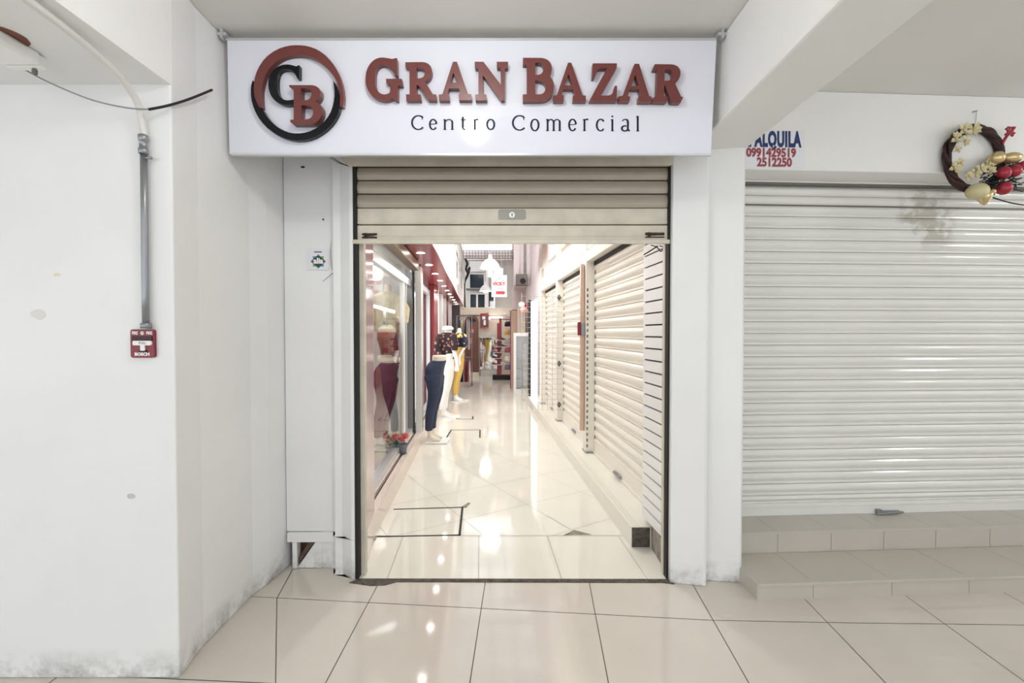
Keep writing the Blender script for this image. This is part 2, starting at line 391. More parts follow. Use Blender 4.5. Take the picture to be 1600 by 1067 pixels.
# pink tiled return just inside the opening, and the low rough wall opposite it
mb = MB()
mb.prism([(-.88, 2.70), (-.952, 3.128), (-1.04, 3.128), (-1.04, 2.70)], .2, 2.3)
mb.prism([(-.878, 2.70), (-.955, 3.13), (-1.04, 3.13), (-1.04, 2.70)], 0, .2, 1)
struct(mb.build('trim_4', [M['pink'], M['pink_lt']]))
mb = MB()
mb.prism([(.918, 2.70), (1.24, 2.70), (1.24, 3.0), (.925, 3.0)], 0, .165, 1)
struct(mb.build('trim_5', [M['pink'], M['cement_lt']]))

# ------------------------------------------------------------------ slat shutters
def slat_profile(z0, z1, pitch, bulge=.014, lip=.2):
    """outline of stacked slats, from the top down"""
    pr = []; z = z1
    while z > z0 + 1e-4:
        b = max(z0, z - pitch); h = z - b
        pr.append((-.002, z)); pr.append((.001, z - h * .015))
        for k in range(7):
            t = k / 6; pr.append((.002 + bulge * sin(pi * (.12 + .82 * t)), z - h * (.03 + (1 - lip - .05) * t)))
        pr.append((.003, z - h * (1 - lip))); pr.append((.0075, z - h * (1 - lip * .8))); pr.append((.0075, z - h * (1 - lip * .2))); pr.append((-.004, z - h * .985)); pr.append((-.004, b))
        z = b
    return pr

# ---- the half-raised shutter over the passage
SY = 2.64
es = thing('roller_shutter', 'half-raised dirty cream roller shutter under the mall sign', 'roller shutter', (0, SY, 1.94))
def zs(py, Y=SY): return at(800, py, Y).z
mb = MB(); prof = []
lines = [241, 262, 282.7, 303.8, 326]
for a, b in zip(lines, lines[1:]):
    z1, z0 = zs(a), zs(b); h = z1 - z0
    prof += [(-.006, z1), (.004, z1 - .001), (.006, z1 - .006), (.004, z1 - .009)] + [(.003 + .013 * sin(pi * (.1 + .8 * t)), z1 - .01 - (h - .014) * t) for t in (0, .2, .4, .6, .8, 1)] + [(-.006, z0 + .003), (-.006, z0)]
mb.strip((-.8885, SY), (.893, SY), prof)
for py in lines: mb.box(-.8885, .893, SY - .006, SY - .003, zs(py) - .0045, zs(py) + .001, 1)
mb.box(-.8885, .893, SY - .0085, SY, zs(352.6) - .003, zs(351.6), 1)
mb.build('slat_curtain', [M['shut'], M['grime']], es)
mb = MB(); mb.box(-.8885, .893, SY - .012, SY + .01, zs(352) + .004, zs(326.5)); mb.box(-.8885, .893, SY - .016, SY - .012, zs(349.5), zs(346.5)); mb.build('lock_rail', M['shut_bar'], es, bevel=.002)
mb = MB(); mb.box(-.8885, .893, SY - .014, SY + .012, zs(376), zs(352.5) - .002)
mb.box(-.908, .9, SY - .036, SY - .0185, zs(382.5), zs(376.2)); mb.box(-.8885, .893, SY - .017, SY - .014, zs(370.5), zs(368.5))
bar = mb.build('bottom_bar', M['shut_bar'], es, bevel=.002)
for x0, x1, zc in ((-.862, -.775, zs(369)), (.765, .875, zs(368))):
    mb = MB(); mb.box(x0, x1, SY - .0165, SY - .0135, zc - .016, zc + .014); mb.tube([(x0 + .02, SY - .02, zc), (x1 - .012, SY - .022, zc + .004)], .006)
    mb.box(x0 + .012, x0 + .03, SY - .022, SY - .013, zc - .016, zc + .014)
    mb.build('slide_bolt', M['grime'], bar)
mb = MB()
w, h = .079, .0285; c = at(800, 335, SY - .016)
pts = []
for cx, cz, a0 in ((w - .012, h - .012, 0), (-w + .012, h - .012, 90), (-w + .012, -h + .012, 180), (w - .012, -h + .012, 270)):
    pts += [(cx + .012 * cos(radians(a0 + k * 22.5)), cz + .012 * sin(radians(a0 + k * 22.5))) for k in range(5)]
mb.plate(pts, [], .005, lambda x, y, d: Vector((c.x + x, c.y + d, c.z + y)))
lp = mb.build('lock_plate', mat('pewter_lock_plate', (150, 147, 138), .45, .2), es)
mb = MB(); mb.plate([(.017 * cos(k * pi / 10), .017 * sin(k * pi / 10)) for k in range(20)], [], .006, lambda x, y, d: Vector((c.x + x, c.y - .006 + d, c.z - .004 + y)))
mb.box(c.x - .002, c.x + .002, c.y - .0075, c.y - .005, c.z - .012, c.z + .004, 1)
mb.build('lock_cylinder', [M['white'], M['dark']], lp)
for d0, d1, c0, c1 in ((-.9075, -.889, -.889, -.862), (.8935, .9045, .888, .8935)):
    mb = MB(); mb.box(d0, d1, SY - .03, SY + .028, .005, 2.4, 1); mb.box(c0, c1, SY + .016, SY + .05, .005, 2.4); mb.build('guide_rail', [M['shut_bar'], M['dark']], es)
# rolled-up drum cover behind the sign
dc = MB()
y0 = 2.575
a = at(530, 252, y0).x; b = at(1064, 252, y0).x
zb = at(800, 258, y0).z
poly = [(a + .05, 0), (a + .035, .01), (a, .05), (a, .18), (b, .18), (b, .055), (b - .02, .02), (b - .06, .0)]
dc.plate(poly, [], .022, lambda x, y, d: Vector((x, y0 + d, zb + y)))
dc.build('drum_cover', M['shut_bar'], es)

# ---- closed shutter of the shop beside
rs = thing('roller_shutter', 'closed pale grey slatted roller shutter above the tiled steps', 'roller shutter', R(2.5, .386, .215))
mb = MB(R)
mb.T = R
# slats drop from a rolled section
pr = slat_profile(.30, 2.27, .0768, .017, .26)
n = len(pr)
s0, s1 = .06, 6.2
mb.add([(s0, .386 - o, z) for o, z in pr] + [(s1, .386 - o, z) for o, z in pr], [(i, n + i, n + i + 1, i + 1) for i in range(n - 1)])
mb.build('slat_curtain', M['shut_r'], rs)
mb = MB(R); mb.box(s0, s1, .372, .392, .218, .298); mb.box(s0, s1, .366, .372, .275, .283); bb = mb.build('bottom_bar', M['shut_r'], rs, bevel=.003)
mb = MB(R); mb.box(.16, .2, .345, .372, .2165, .245); mb.build('floor_bolt', M['galv'], bb, bevel=.002)
mb = MB(R); mb.box(1.17, 1.31, .352, .366, .222, .238); mb.tube([(1.15, .35, .224), (1.33, .35, .232)], .006); mb.box(1.15, 1.18, .345, .37, .218, .25); mb.build('floor_bolt', M['galv'], bb)
mb = MB(R)
for zc, r in ((2.295, .028), (2.352, .03)):
    n = 14; pr = [(.37 - r * cos(pi * k / n - pi / 2), zc + r * sin(pi * k / n - pi / 2)) for k in range(n + 1)]
    m = len(pr)
    mb.add([(s0, t, z) for t, z in pr] + [(s1, t, z) for t, z in pr], [(i, i + 1, m + i + 1, m + i) for i in range(m - 1)], 0, True)
mb.box(s0, s1, .362, .40, 2.262, 2.272, 1); mb.box(s0, s1, .365, .40, 2.319, 2.327, 1); mb.box(s0, s1, .33, .40, 2.385, 2.402, 1)
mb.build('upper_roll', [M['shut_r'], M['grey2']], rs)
# steps
mb = MB(R); mb.box(-.01, 6.4, -.193, .135, -.01, .088)
for k, x in enumerate((.3, .745, 1.19, 1.635, 2.08, 2.5, 2.95)): mb.box(x, x + .003, -.1935, .134, .0, .0884, 1)
mb.box(-.012, 6.4, -.2, -.16, .076, .09)
tag(mb.build('tiled_step', [M['step'], M['grout']], None, R(0, 0, 0), bevel=.004), 'lower beige tiled step on the floor, the one that juts out past the pier', 'step')
mb = MB(R); mb.box(.06, 6.4, .139, .42, -.01, .2135)
for x in (.32, .66, 1.0, 1.34, 1.7, 2.05, 2.4): mb.box(x, x + .003, .1382, .40, .09, .2139, 1)
mb.box(.06, 6.4, .137, .16, .2, .215)
tag(mb.build('tiled_step', [M['step'], M['grout']], None, R(.06, .135, 0), bevel=.004), 'upper beige tiled step directly below the closed grey shutter', 'step')

# ------------------------------------------------------------------ mall sign
TILT = radians(3.5)
SX0, SX1 = -1.388, .989
sg = thing('shop_sign', 'white box sign reading GRAN BAZAR Centro Comercial over the passage entrance', 'sign', (-.2, 2.25, 2.31))
def S(x, z, d=0):      # sign face: x, height along the face from its lower edge, distance in front
    return Vector((x, 2.25 - sin(TILT) * z - cos(TILT) * d, 2.306 + cos(TILT) * z - sin(TILT) * d))
def pix_on_sign(px, py, d):
    a = (px - 800) / F; b = (533.5 - py) / F
    D = Vector((a, CP + b * SP, -SP + b * CP)); p0 = S(0, 0, d); nrm = Vector((0, cos(TILT), sin(TILT)))
    k = (p0 - Vector((0, 0, H))).dot(nrm) / D.dot(nrm); p = Vector((0, 0, H)) + D * k
    return p
HS = (pix_on_sign(740, 62, 0) - S(0, 0)).length
HS = sqrt((pix_on_sign(740, 62, 0).z - 2.306) ** 2 + (pix_on_sign(740, 62, 0).y - 2.25) ** 2)
mb = MB()
vs = [S(SX0, 0), S(SX1 - .012, 0), S(SX1 - .003, HS), S(SX0 + .016, HS)]
vb = [S(SX0, 0, -.045), S(SX1 - .012, 0, -.045), S(SX1 - .003, HS, -.045), S(SX0 + .016, HS, -.045)]
mb.add(vs + vb, [(0, 1, 2, 3), (7, 6, 5, 4), (0, 4, 5, 1), (1, 5, 6, 2), (2, 6, 7, 3), (3, 7, 4, 0)], raw=True)
mb.build('face_panel', M['panel'], sg, bevel=.003)
mb = MB()
for (z0, z1, d0, d1) in ((-.006, .004, -.02, .003), (HS - .004, HS + .006, -.02, .003)):
    mb.add([S(SX0 + .012, z0, d1), S(SX1 - .008, z0, d1), S(SX1 - .008, z1, d1), S(SX0 + .012, z1, d1), S(SX0 + .012, z0, d0), S(SX1 - .008, z0, d0), S(SX1 - .008, z1, d0), S(SX0 + .012, z1, d0)], [(0, 1, 2, 3), (7, 6, 5, 4), (0, 4, 5, 1), (1, 5, 6, 2), (2, 6, 7, 3), (3, 7, 4, 0)], raw=True)
mb.build('edge_strip', M['alu'], sg)
LD = .034
def letter(name, pts, holes, sc, ox, oy, m, d0=LD, thick=None, smooth=True):
    thick = thick or d0
    def sub(l):      # soften traced corners a little
        return [(ox + x / sc, oy + y / sc) for x, y in l]
    L = sub(pts); Hs = [sub(h) for h in holes]
    mb = MB()
    def P(x, y, d):
        p = pix_on_sign(x, y, d0); n = Vector((0, cos(TILT), sin(TILT)))
        return p + n * d
    mb.plate(L, Hs, thick - .0005, P)
    o = mb.build(name, m, sg)
    return o
C2 = (6.4, 560, 80); C3 = (5.714, 800, 80); C1 = (6.28, 380, 60)
letter('letter', [(385,68),(365,70),(340,78),(300,70),(250,63),(215,64),(185,72),(155,88),(130,110),(107,140),(90,172),(77,210),(72,250),(71,290),(75,330),(85,366),(100,398),(122,430),(150,455),(180,473),(210,483),(240,489),(270,490),(300,485),(322,478),(335,468),(375,490),(394,490),(394,340),(440,340),(432,275),(275,275),(278,315),(318,330),(318,400),(310,415),(295,425),(272,431),(250,432),(226,425),(205,410),(188,388),(175,358),(167,325),(165,290),(165,230),(170,200),(180,170),(193,152),(210,140),(230,132),(250,130),(276,136),(300,150),(322,168),(340,190),(353,214),(362,240),(390,238)], [], *C2, M['red'])
letter('letter', [(468,110),(640,108),(668,112),(692,121),(710,136),(725,155),(733,178),(735,203),(732,228),(724,250),(714,267),(700,281),(684,292),(665,300),(745,430),(778,432),(780,488),(700,488),(604,342),(582,337),(582,430),(620,432),(625,490),(480,490),(475,432),(512,430),(510,165),(470,155)], [[(580,165),(615,165),(638,168),(653,178),(661,194),(664,215),(660,235),(650,254),(635,265),(612,271),(580,272)]], *C2, M['red'])
letter('letter', [(945,105),(985,105),(1095,425),(1130,432),(1132,488),(1005,488),(1000,432),(1020,428),(1003,370),(905,370),(890,430),(908,432),(910,490),(808,490),(803,435),(840,428)], [[(950,210),(985,315),(918,315)]], *C2, M['red'])
letter('letter', [(1163,105),(1250,105),(1425,335),(1420,165),(1385,160),(1383,105),(1497,105),(1495,165),(1465,168),(1462,488),(1425,488),(1245,240),(1248,430),(1280,435),(1285,490),(1170,490),(1168,435),(1200,430),(1200,170),(1165,165)], [], *C2, M['red'])
letter('letter', [(98,58),(255,59),(285,63),(312,73),(333,89),(347,109),(354,132),(356,158),(352,182),(344,204),(330,222),(349,237),(364,258),(373,284),(376,315),(371,350),(360,382),(342,410),(318,430),(288,441),(250,445),(98,445),(96,385),(132,383),(132,118),(97,115)], [[(208,100),(240,102),(262,110),(275,125),(281,145),(280,170),(271,190),(255,205),(234,211),(208,212)], [(208,258),(250,261),(275,271),(291,287),(299,308),(300,333),(294,356),(281,373),(260,383),(235,385),(208,385)]], *C3, M['red'])
letter('letter', [(500,102),(530,102),(630,392),(660,398),(660,445),(545,445),(545,395),(560,390),(545,335),(460,335),(445,390),(462,395),(462,445),(370,445),(368,395),(400,392)], [[(505,200),(538,305),(470,305)]], *C3, M['red'])
letter('letter', [(722,108),(937,108),(935,150),(792,395),(860,395),(885,388),(905,365),(918,308),(938,308),(935,445),(695,445),(697,430),(850,150),(790,150),(768,160),(735,238),(716,238)], [], *C3, M['red'])
letter('letter', [(1095,112),(1135,112),(1225,400),(1250,410),(1245,452),(1130,452),(1130,405),(1150,400),(1135,338),(1050,338),(1035,400),(1055,405),(1050,447),(955,447),(953,402),(990,398)], [[(1102,208),(1132,310),(1066,310)]], *C3, M['red'])
letter('letter', [(1275,115),(1425,117),(1452,122),(1477,134),(1494,152),(1504,176),(1505,202),(1499,228),(1487,254),(1473,272),(1455,285),(1510,405),(1530,410),(1505,460),(1425,458),(1370,310),(1360,302),(1358,400),(1390,408),(1380,455),(1255,452),(1260,415),(1290,402),(1300,165),(1260,160)], [[(1365,160),(1398,162),(1417,170),(1429,186),(1433,210),(1429,234),(1417,252),(1400,262),(1362,265)]], *C3, M['red'])
# ring emblem
def smooth_loop(pts, closed_idx=None):
    return pts
o = letter('emblem_arc', [(160,680),(135,632),(115,580),(106,530),(103,480),(106,430),(115,380),(133,325),(160,270),(196,216),(240,170),(292,131),(350,100),(405,81),(460,70),(510,66),(560,67),(610,72),(660,84),(712,103),(762,131),(808,167),(850,210),(888,258),(920,312),(946,370),(965,432),(978,494),(985,560),(985,616),(978,670),(948,668),(950,610),(948,555),(940,500),(925,445),(905,400),(880,362),(848,318),(805,272),(765,238),(725,210),(682,188),(635,172),(588,164),(540,162),(490,165),(445,172),(400,186),(358,207),(318,234),(282,268),(250,305),(222,350),(202,400),(187,455),(178,515),(177,580),(180,630),(186,680)], [], *C1, M['red'], .03)
o['label'] = 'upper red arc of the ring'
o = letter('emblem_arc', [(92,410),(80,455),(75,500),(75,550),(81,605),(97,665),(120,722),(152,780),(192,833),(238,880),(290,920),(345,955),(402,980),(460,996),(520,1003),(582,1001),(642,989),(704,967),(762,934),(814,895),(860,850),(895,805),(922,758),(940,715),(948,672),(952,630),(950,595),(940,545),(925,495),(905,452),(880,413),(890,465),(896,520),(895,570),(888,622),(876,672),(858,722),(832,768),(800,810),(758,850),(710,884),(658,909),(602,925),(552,932),(500,932),(450,923),(400,905),(348,877),(300,841),(257,798),(220,750),(190,700),(160,670),(140,630),(120,580),(105,520),(98,460)], [], *C1, M['black'], .028)
o['label'] = 'lower black arc of the ring'
o = letter('emblem_letter', [(548,260),(522,274),(500,268),(480,262),(450,256),(420,255),(383,260),(350,272),(318,290),(290,316),(270,346),(255,380),(247,415),(245,452),(249,492),(260,532),(277,567),(300,598),(328,623),(360,640),(395,650),(430,653),(465,650),(500,641),(500,598),(465,605),(430,607),(402,602),(380,590),(360,570),(345,545),(335,512),(330,478),(330,420),(333,382),(341,350),(354,326),(372,310),(396,302),(420,300),(446,303),(470,312),(489,326),(505,345),(519,366),(530,392),(548,388)], [], *C1, M['black'], .03)
o['label'] = 'black letter C'
o = letter('emblem_letter', [(450,458),(670,458),(700,463),(725,474),(743,490),(754,512),(757,536),(753,560),(744,582),(730,602),(710,620),(738,633),(758,652),(771,678),(776,708),(772,742),(760,772),(742,800),(718,822),(690,836),(660,840),(485,840),(460,818),(460,800),(495,795),(495,500),(450,472)], [[(565,488),(618,488),(642,492),(658,505),(667,524),(669,550),(662,575),(647,594),(625,604),(600,608),(565,608)], [(570,655),(620,655),(650,663),(670,680),(682,703),(686,730),(680,756),(664,778),(640,790),(610,795),(570,795)]], *C1, M['red'], .045, .042)
o['label'] = 'red letter B'
# thin roman subtitle, drawn stroke by stroke
sub = MB()
def sx_(px, py): return pix_on_sign(px, py, .002)
def stroke(pts, w):
    n = len(pts); L = []; Rr = []
    ws = w + [w[-1]] * n if isinstance(w, list) else [w] * n
    for i in range(n):
        x0, y0 = pts[max(i - 1, 0)]; x1, y1 = pts[min(i + 1, n - 1)]
        d = math.hypot(x1 - x0, y1 - y0) or 1; nx, ny = -(y1 - y0) / d, (x1 - x0) / d
        L.append((pts[i][0] + nx * ws[i] / 2, pts[i][1] + ny * ws[i] / 2)); Rr.append((pts[i][0] - nx * ws[i] / 2, pts[i][1] - ny * ws[i] / 2))
    vs = [sx_(*p) for p in L] + [sx_(*p) for p in Rr]
    sub.add(vs, [(i, i + 1, n + i + 1, n + i) for i in range(n - 1)], raw=True)
def arc(cx, cy, rx, ry, a0, a1, n=16): return [(cx + rx * cos(radians(a0 + (a1 - a0) * k / n)), cy - ry * sin(radians(a0 + (a1 - a0) * k / n))) for k in range(n + 1)]
TH, TN = 3.0, 1.7
def aw(n, a0, a1): return [TN + (TH - TN) * abs(cos(radians(a0 + (a1 - a0) * k / n))) for k in range(n + 1)]
def gl_C(x, w, b, cap):
    h = (b - cap) / 2; stroke(arc(x + w * .62, b - h, w * .6, h - .4, 42, 318, 22), aw(22, 42, 318)); stroke([(x + w * .98, cap + .6), (x + w * 1.0, cap + h * .62)], 1.3)
def gl_o(x, w, b, xh):
    h = (b - xh) / 2; stroke(arc(x + w / 2, b - h, w / 2 - 1, h - .3, 0, 360, 24), aw(24, 0, 360))
def gl_e(x, w, b, xh):
    h = (b - xh) / 2; stroke(arc(x + w / 2, b - h, w / 2 - .8, h - .3, 8, 325, 24), aw(24, 8, 325)); stroke([(x + 1.5, b - h - .3), (x + w - .8, b - h - 1.0)], 1.2)
def gl_c(x, w, b, xh):
    h = (b - xh) / 2; stroke(arc(x + w * .56, b - h, w * .52, h - .3, 45, 320, 20), aw(20, 45, 320)); stroke([(x + w * .92, xh + .8), (x + w * .96, xh + 4)], 1.6)
def serif(x, y, w=4.6): stroke([(x - w / 2, y - .3), (x + w / 2, y - .3)], 1.1)
def stem(x, t, b, top=True):
    stroke([(x, t), (x, b)], TH)
    serif(x, b)
    if top: stroke([(x - 2.6, t + 1.4), (x, t + .3)], 1.2)
def hump(x, w, b, xh):
    stroke([(x, xh + 4.5)] + arc(x + w * .55, xh + 5, w * .45, 4.4, 150, 0, 10) + [(x + w, b)], [TN] * 6 + [1.8] * 3 + [TH] * 4); serif(x + w, b)
def gl_n(x, w, b, xh): stem(x + 2.6, xh, b); hump(x + 2.6, w - 5.4, b, xh)
def gl_m(x, w, b, xh): stem(x + 2.6, xh, b); hump(x + 2.6, (w - 6) / 2, b, xh); hump(x + 2.6 + (w - 6) / 2, (w - 6) / 2, b, xh)
def gl_r(x, w, b, xh): stem(x + 3, xh, b); stroke([(x + 3, xh + 5)] + arc(x + w * .62, xh + 4, w * .36, 3.6, 150, 60, 6), [TN] * 4 + [2.4] * 4)
def gl_t(x, w, b, xh): stroke([(x + w * .4, xh - 3.6), (x + w * .4, b - 3)] + arc(x + w * .72, b - 3, w * .32, 2.6, 180, 300, 6), [TH] * 2 + [1.8] * 7); stroke([(x, xh + .9), (x + w, xh + .9)], 1.3)
def gl_i(x, w, b, xh): stem(x + w / 2, xh, b); stroke([(x + w / 2 - .1, xh - 5.6), (x + w / 2 - .1, xh - 3)], 2.7)
def gl_l(x, w, b, cap): stem(x + w / 2, cap, b)
def gl_a(x, w, b, xh):
    h = b - xh; stroke([(x + 1.2, xh + 3.2)] + arc(x + w * .45, xh + 4.6, w * .33, 4.2, 140, 0, 10) + [(x + w * .78, b - 2.2), (x + w, b - .4)], [TN] * 3 + [1.6] * 4 + [TH] * 6)
    stroke(arc(x + w * .42, b - 4.2, w * .37, 4.0, 60, 330, 16), aw(16, 60, 330))
B1, X1, P1 = 202.6, 186.2, 180.3
B2, X2, P2 = 204.4, 186, 180.2
for fn, args in ((gl_C, (643.4, 16.5, B1, P1)), (gl_e, (670.8, 12, B1, X1)), (gl_n, (692.5, 17, B1, X1)), (gl_t, (720, 8, B1, X1)), (gl_r, (739, 10.4, B1, X1)), (gl_o, (760, 13.3, B1, X1)), (gl_C, (801, 17.3, B2 - .8, P2)), (gl_o, (828.9, 13.7, B2, X2)), (gl_m, (853, 25, B2, X2)), (gl_e, (888.4, 12.4, B2, X2)), (gl_r, (910.2, 11.2, B2, X2)), (gl_c, (932, 11.6, B2 + .3, X2)), (gl_i, (953.3, 7, B2 + .2, X2 + .2)), (gl_a, (971, 13, B2 + .4, X2)), (gl_l, (992.8, 7.4, B2 + .6, P2 + 1))):
    sub = MB(); fn(*args); sub.build('subtitle_letter', M['navy'], sg)
# standoff brackets at the two upper ends
for x in (SX0 + .002, SX1 + .016):
    mb = MB(); mb.box(x - .02, x + .02, 2.2, 2.26, 2.85, 2.866); mb.box(x - .006, x + .006, 2.195, 2.215, 2.835, 2.88); mb.build('fixing_bracket', M['alu'], sg)

# ------------------------------------------------------------------ things on the hall walls
def bez(pts, n=10):       # smooth path through points
    P = [Vector(p) for p in pts]; out = []
    for i in range(len(P) - 1):
        p0 = P[max(i - 1, 0)]; p1 = P[i]; p2 = P[i + 1]; p3 = P[min(i + 2, len(P) - 1)]
        for k in range(n):
            t = k / n
            out.append(.5 * ((2 * p1) + (p2 - p0) * t + (2 * p0 - 5 * p1 + 4 * p2 - p3) * t * t + (3 * p1 - p0 - 3 * p2 + p3) * t ** 3))
    out.append(P[-1]); return [tuple(p) for p in out]
# conduit
cn = thing('electrical_conduit', 'grey metal conduit running down the white column to the red fire alarm', 'conduit', (-1.476, 1.84, 1.45))
mb = MB(); mb.tube([(-1.476, 1.838, 2.16), (-1.477, 1.838, 1.9), (-1.479, 1.838, 1.6), (-1.478, 1.838, 1.455)], .0125, 12); mb.build('metal_pipe', M['galv'], cn)
mb = MB(); mb.lathe((-1.476, 1.836, 2.145), [(.013, 0), (.0175, .002), (.0175, .02), (.014, .022), (.014, .05), (.0175, .052), (.0175, .074), (.012, .078)], 14); mb.tube([(-1.476, 1.836, 2.13), (-1.44, 1.83, 2.128)], .006); mb.build('coupling', M['galv'], cn)
mb = MB(); mb.lathe((-1.478, 1.838, 1.448), [(.013, .022), (.019, .02), (.019, 0), (.012, 0)], 12); mb.build('pipe_connector', M['galv'], cn)
mb = MB(); mb.tube(bez([(-1.405, -.3, 2.412), (-1.41, .6, 2.414), (-1.425, 1.25, 2.414), (-1.455, 1.62, 2.405), (-1.472, 1.79, 2.35), (-1.476, 1.835, 2.26), (-1.476, 1.838, 2.2)]), .0125, 12)
p = mb.build('elbow_pipe', M['pvc'], cn); p['label'] = 'white plastic pipe bending down from the soffit'
# fire alarm pull station
AY = 1.857
fa = thing('fire_alarm', 'small dark red fire alarm pull station at the end of the metal conduit', 'fire alarm', at(223, 560, AY))
def box_px(mb, x0, y0, x1, y1, Y, d0, d1, mi=0, r=0):      # block on a wall at depth Y, front face d1 ahead of it
    a = at(x0, y1, Y - d1); b = at(x1, y0, Y - d1)
    if not r: mb.box(a.x, b.x, Y - d1, Y - d0, a.z, b.z, mi); return
    pts = []
    for cx, cz, a0 in ((b.x - r, b.z - r, 0), (a.x + r, b.z - r, 90), (a.x + r, a.z + r, 180), (b.x - r, a.z + r, 270)):
        pts += [(cx + r * cos(radians(a0 + k * 18)), cz + r * sin(radians(a0 + k * 18))) for k in range(6)]
    mb.plate(pts, [], d1 - d0, lambda x, z, d: Vector((x, Y - d1 + d, z)), mi)
mb = MB(); box_px(mb, 204.2, 514.5, 240, 559, AY - .001, 0, .014, 0, .010); hb = mb.build('housing', M['alarm'], fa, bevel=.003)
mb = MB(); box_px(mb, 206, 525, 237, 533, AY - .0145, 0, .004); mb.build('recess', M['alarm_dk'], fa)
mb = MB(); box_px(mb, 207, 532.5, 236, 539.5, AY - .015, 0, .007, 0, .004); box_px(mb, 219, 538, 225.5, 548, AY - .015, 0, .006)
mb.build('pull_handle', M['white'], fa)
def wall_text(mb, txt, cx, cy, size, Y, sx=1, bold=0, mi=0, spacing=1):
    k = Y / F; c = at(cx, cy, Y)
    add_text(mb, txt, size * k, lambda x, y: Vector((c.x + x, Y, c.z + y)), sx, spacing, bold * k, mi)
mb = MB(); yy = AY - .0156
wall_text(mb, 'FIRE', 210.5, 520.5, 6.6, yy, .78, .25); wall_text(mb, 'FIRE', 233, 520.5, 6.6, yy, .78, .25)
wall_text(mb, 'BOSCH', 222, 553.5, 6.6, yy, 1.08, .35)
c = at(222, 520.5, yy); mb.plate([(.0075 * cos(k * pi / 9), .0075 * sin(k * pi / 9)) for k in range(18)], [[(.0045 * cos(k * pi / 9), .0045 * sin(k * pi / 9)) for k in range(18)]], 0, lambda x, y, d: Vector((c.x + x, yy, c.z + y)))
mb.plate([(.003 * cos(k * pi / 6), .003 * sin(k * pi / 6)) for k in range(12)], [], 0, lambda x, y, d: Vector((c.x + x, yy, c.z + y)))
mb.build('lettering', M['white'], fa)
mb = MB(); wall_text(mb, 'PULL', 222.5, 536, 5.4, AY - .0226, 1.0, .05); o = mb.build('handle_lettering', M['grey2'], fa); 
mb = MB(); box_px(mb, 217, 547, 229, 549.8, AY - .015, 0, .004); mb.build('handle_tip', M['dark'], fa)
# fluorescent batten on the lowered soffit
fb = thing('batten_light', 'white unlit tube light batten under the lowered soffit beside the rusty hole', 'ceiling light', (-1.75, 1.0, 2.432))
mb = MB(); mb.box(-1.83, -1.685, .2, 1.65, 2.385, 2.4315); mb.build('batten_body', M['white'], fb, bevel=.012)
mb = MB(); mb.box(-1.82, -1.695, 1.65, 1.68, 2.385, 2.43); mb.box(-1.735, -1.72, 1.658, 1.673, 2.362, 2.386, 1); mb.build('end_cap', [M['white'], M['grey2']], fb, bevel=.006)
mb = MB(); mb.plate([(-1.71 + .06 * cos(k * pi / 12) * (1 + .08 * sin(3 * k)), 1.555 + .058 * sin(k * pi / 12)) for k in range(24)], [], .012, lambda x, y, d: Vector((x, y, 2.4305 + d)))
tag(mb.build('rust_patch', M['rust'], None, (-1.71, 1.555, 2.43)), 'oval rusty brown hole in the lowered soffit beside the batten light', 'patch')
# black and pale cable slung across the column
cb = thing('slack_cable', 'thin black cable slung past the conduit towards the mall sign', 'cable', (-1.45, 1.83, 2.33))
mb = MB(); mb.tube(bez([at(232, 171, 1.797), at(262, 165, 1.825), at(295, 155, 1.93), at(331, 140.5, 2.09)]), .0052, 8); o = mb.build('black_sheath', M['dark'], cb)
mb = MB(); mb.tube(bez([at(-30, 78, 1.66), at(20, 99, 1.7), at(75, 128, 1.77), at(140, 155, 1.81), at(195, 168, 1.797), at(234, 171, 1.797)]), .0028, 6); 
o = mb.build('grey_wire', M['galv'], cb); o['label'] = 'thin grey end of the cable'
# sticker
PY = 2.733
st = thing('wall_sticker', 'small square sticker with a coloured star reading alia on the white pier', 'sticker', at(496, 422, PY))
mb = MB(); box_px(mb, 479, 389, 514, 422, PY, 0, .0012); mb.build('backing', M['paper'], st)
cc = at(497.5, 408.5, PY)
def star(mb, n, r1, r2, rot, Y, mi=0, sx=1):
    k = PY / F
    pts = [((r1 if i % 2 == 0 else r2) * k * cos(radians(rot) + i * pi / n) * sx, (r1 if i % 2 == 0 else r2) * k * sin(radians(rot) + i * pi / n)) for i in range(2 * n)]
    mb.plate(pts, [], 0, lambda x, y, d: Vector((cc.x + x, Y, cc.z + y)), mi)
cols = [(120, 160, 150), (120, 170, 90), (150, 90, 80), (90, 140, 180)]
mb = MB(); mats = [mat('sticker_tint', c, .6) for c in cols]
for i, rot in enumerate((90, 45, 0, 135)):
    for q in (0, 180):
        a0 = radians(rot + q); k = PY / F
        pts = [(11.5 * k * cos(a0), 11.5 * k * sin(a0)), (8 * k * cos(a0 + .6), 8 * k * sin(a0 + .6)), (8 * k * cos(a0 - .6), 8 * k * sin(a0 - .6))]
        mb.plate(pts, [], 0, lambda x, y, d: Vector((cc.x + x * 1.05, PY - .0014 - i * .0001, cc.z + y)), i)
mb.build('star_points', mats, st)
mb = MB(); star(mb, 4, 9.5, 8.2, 90, PY - .0024); mb.build('star_centre', mat('dark_teal_print', (38, 70, 68), .6), st)
mb = MB(); wall_text(mb, 'alia', 497.3, 407.8, 12, PY - .0032, .95, .5); mb.build('lettering', M['white'], st)
mb = MB(); a = at(491, 394.6, PY); b = at(503, 392.8, PY); mb.box(a.x, b.x, PY - .0017, PY - .0012, a.z, b.z); mb.build('small_print', M['purple'], st)
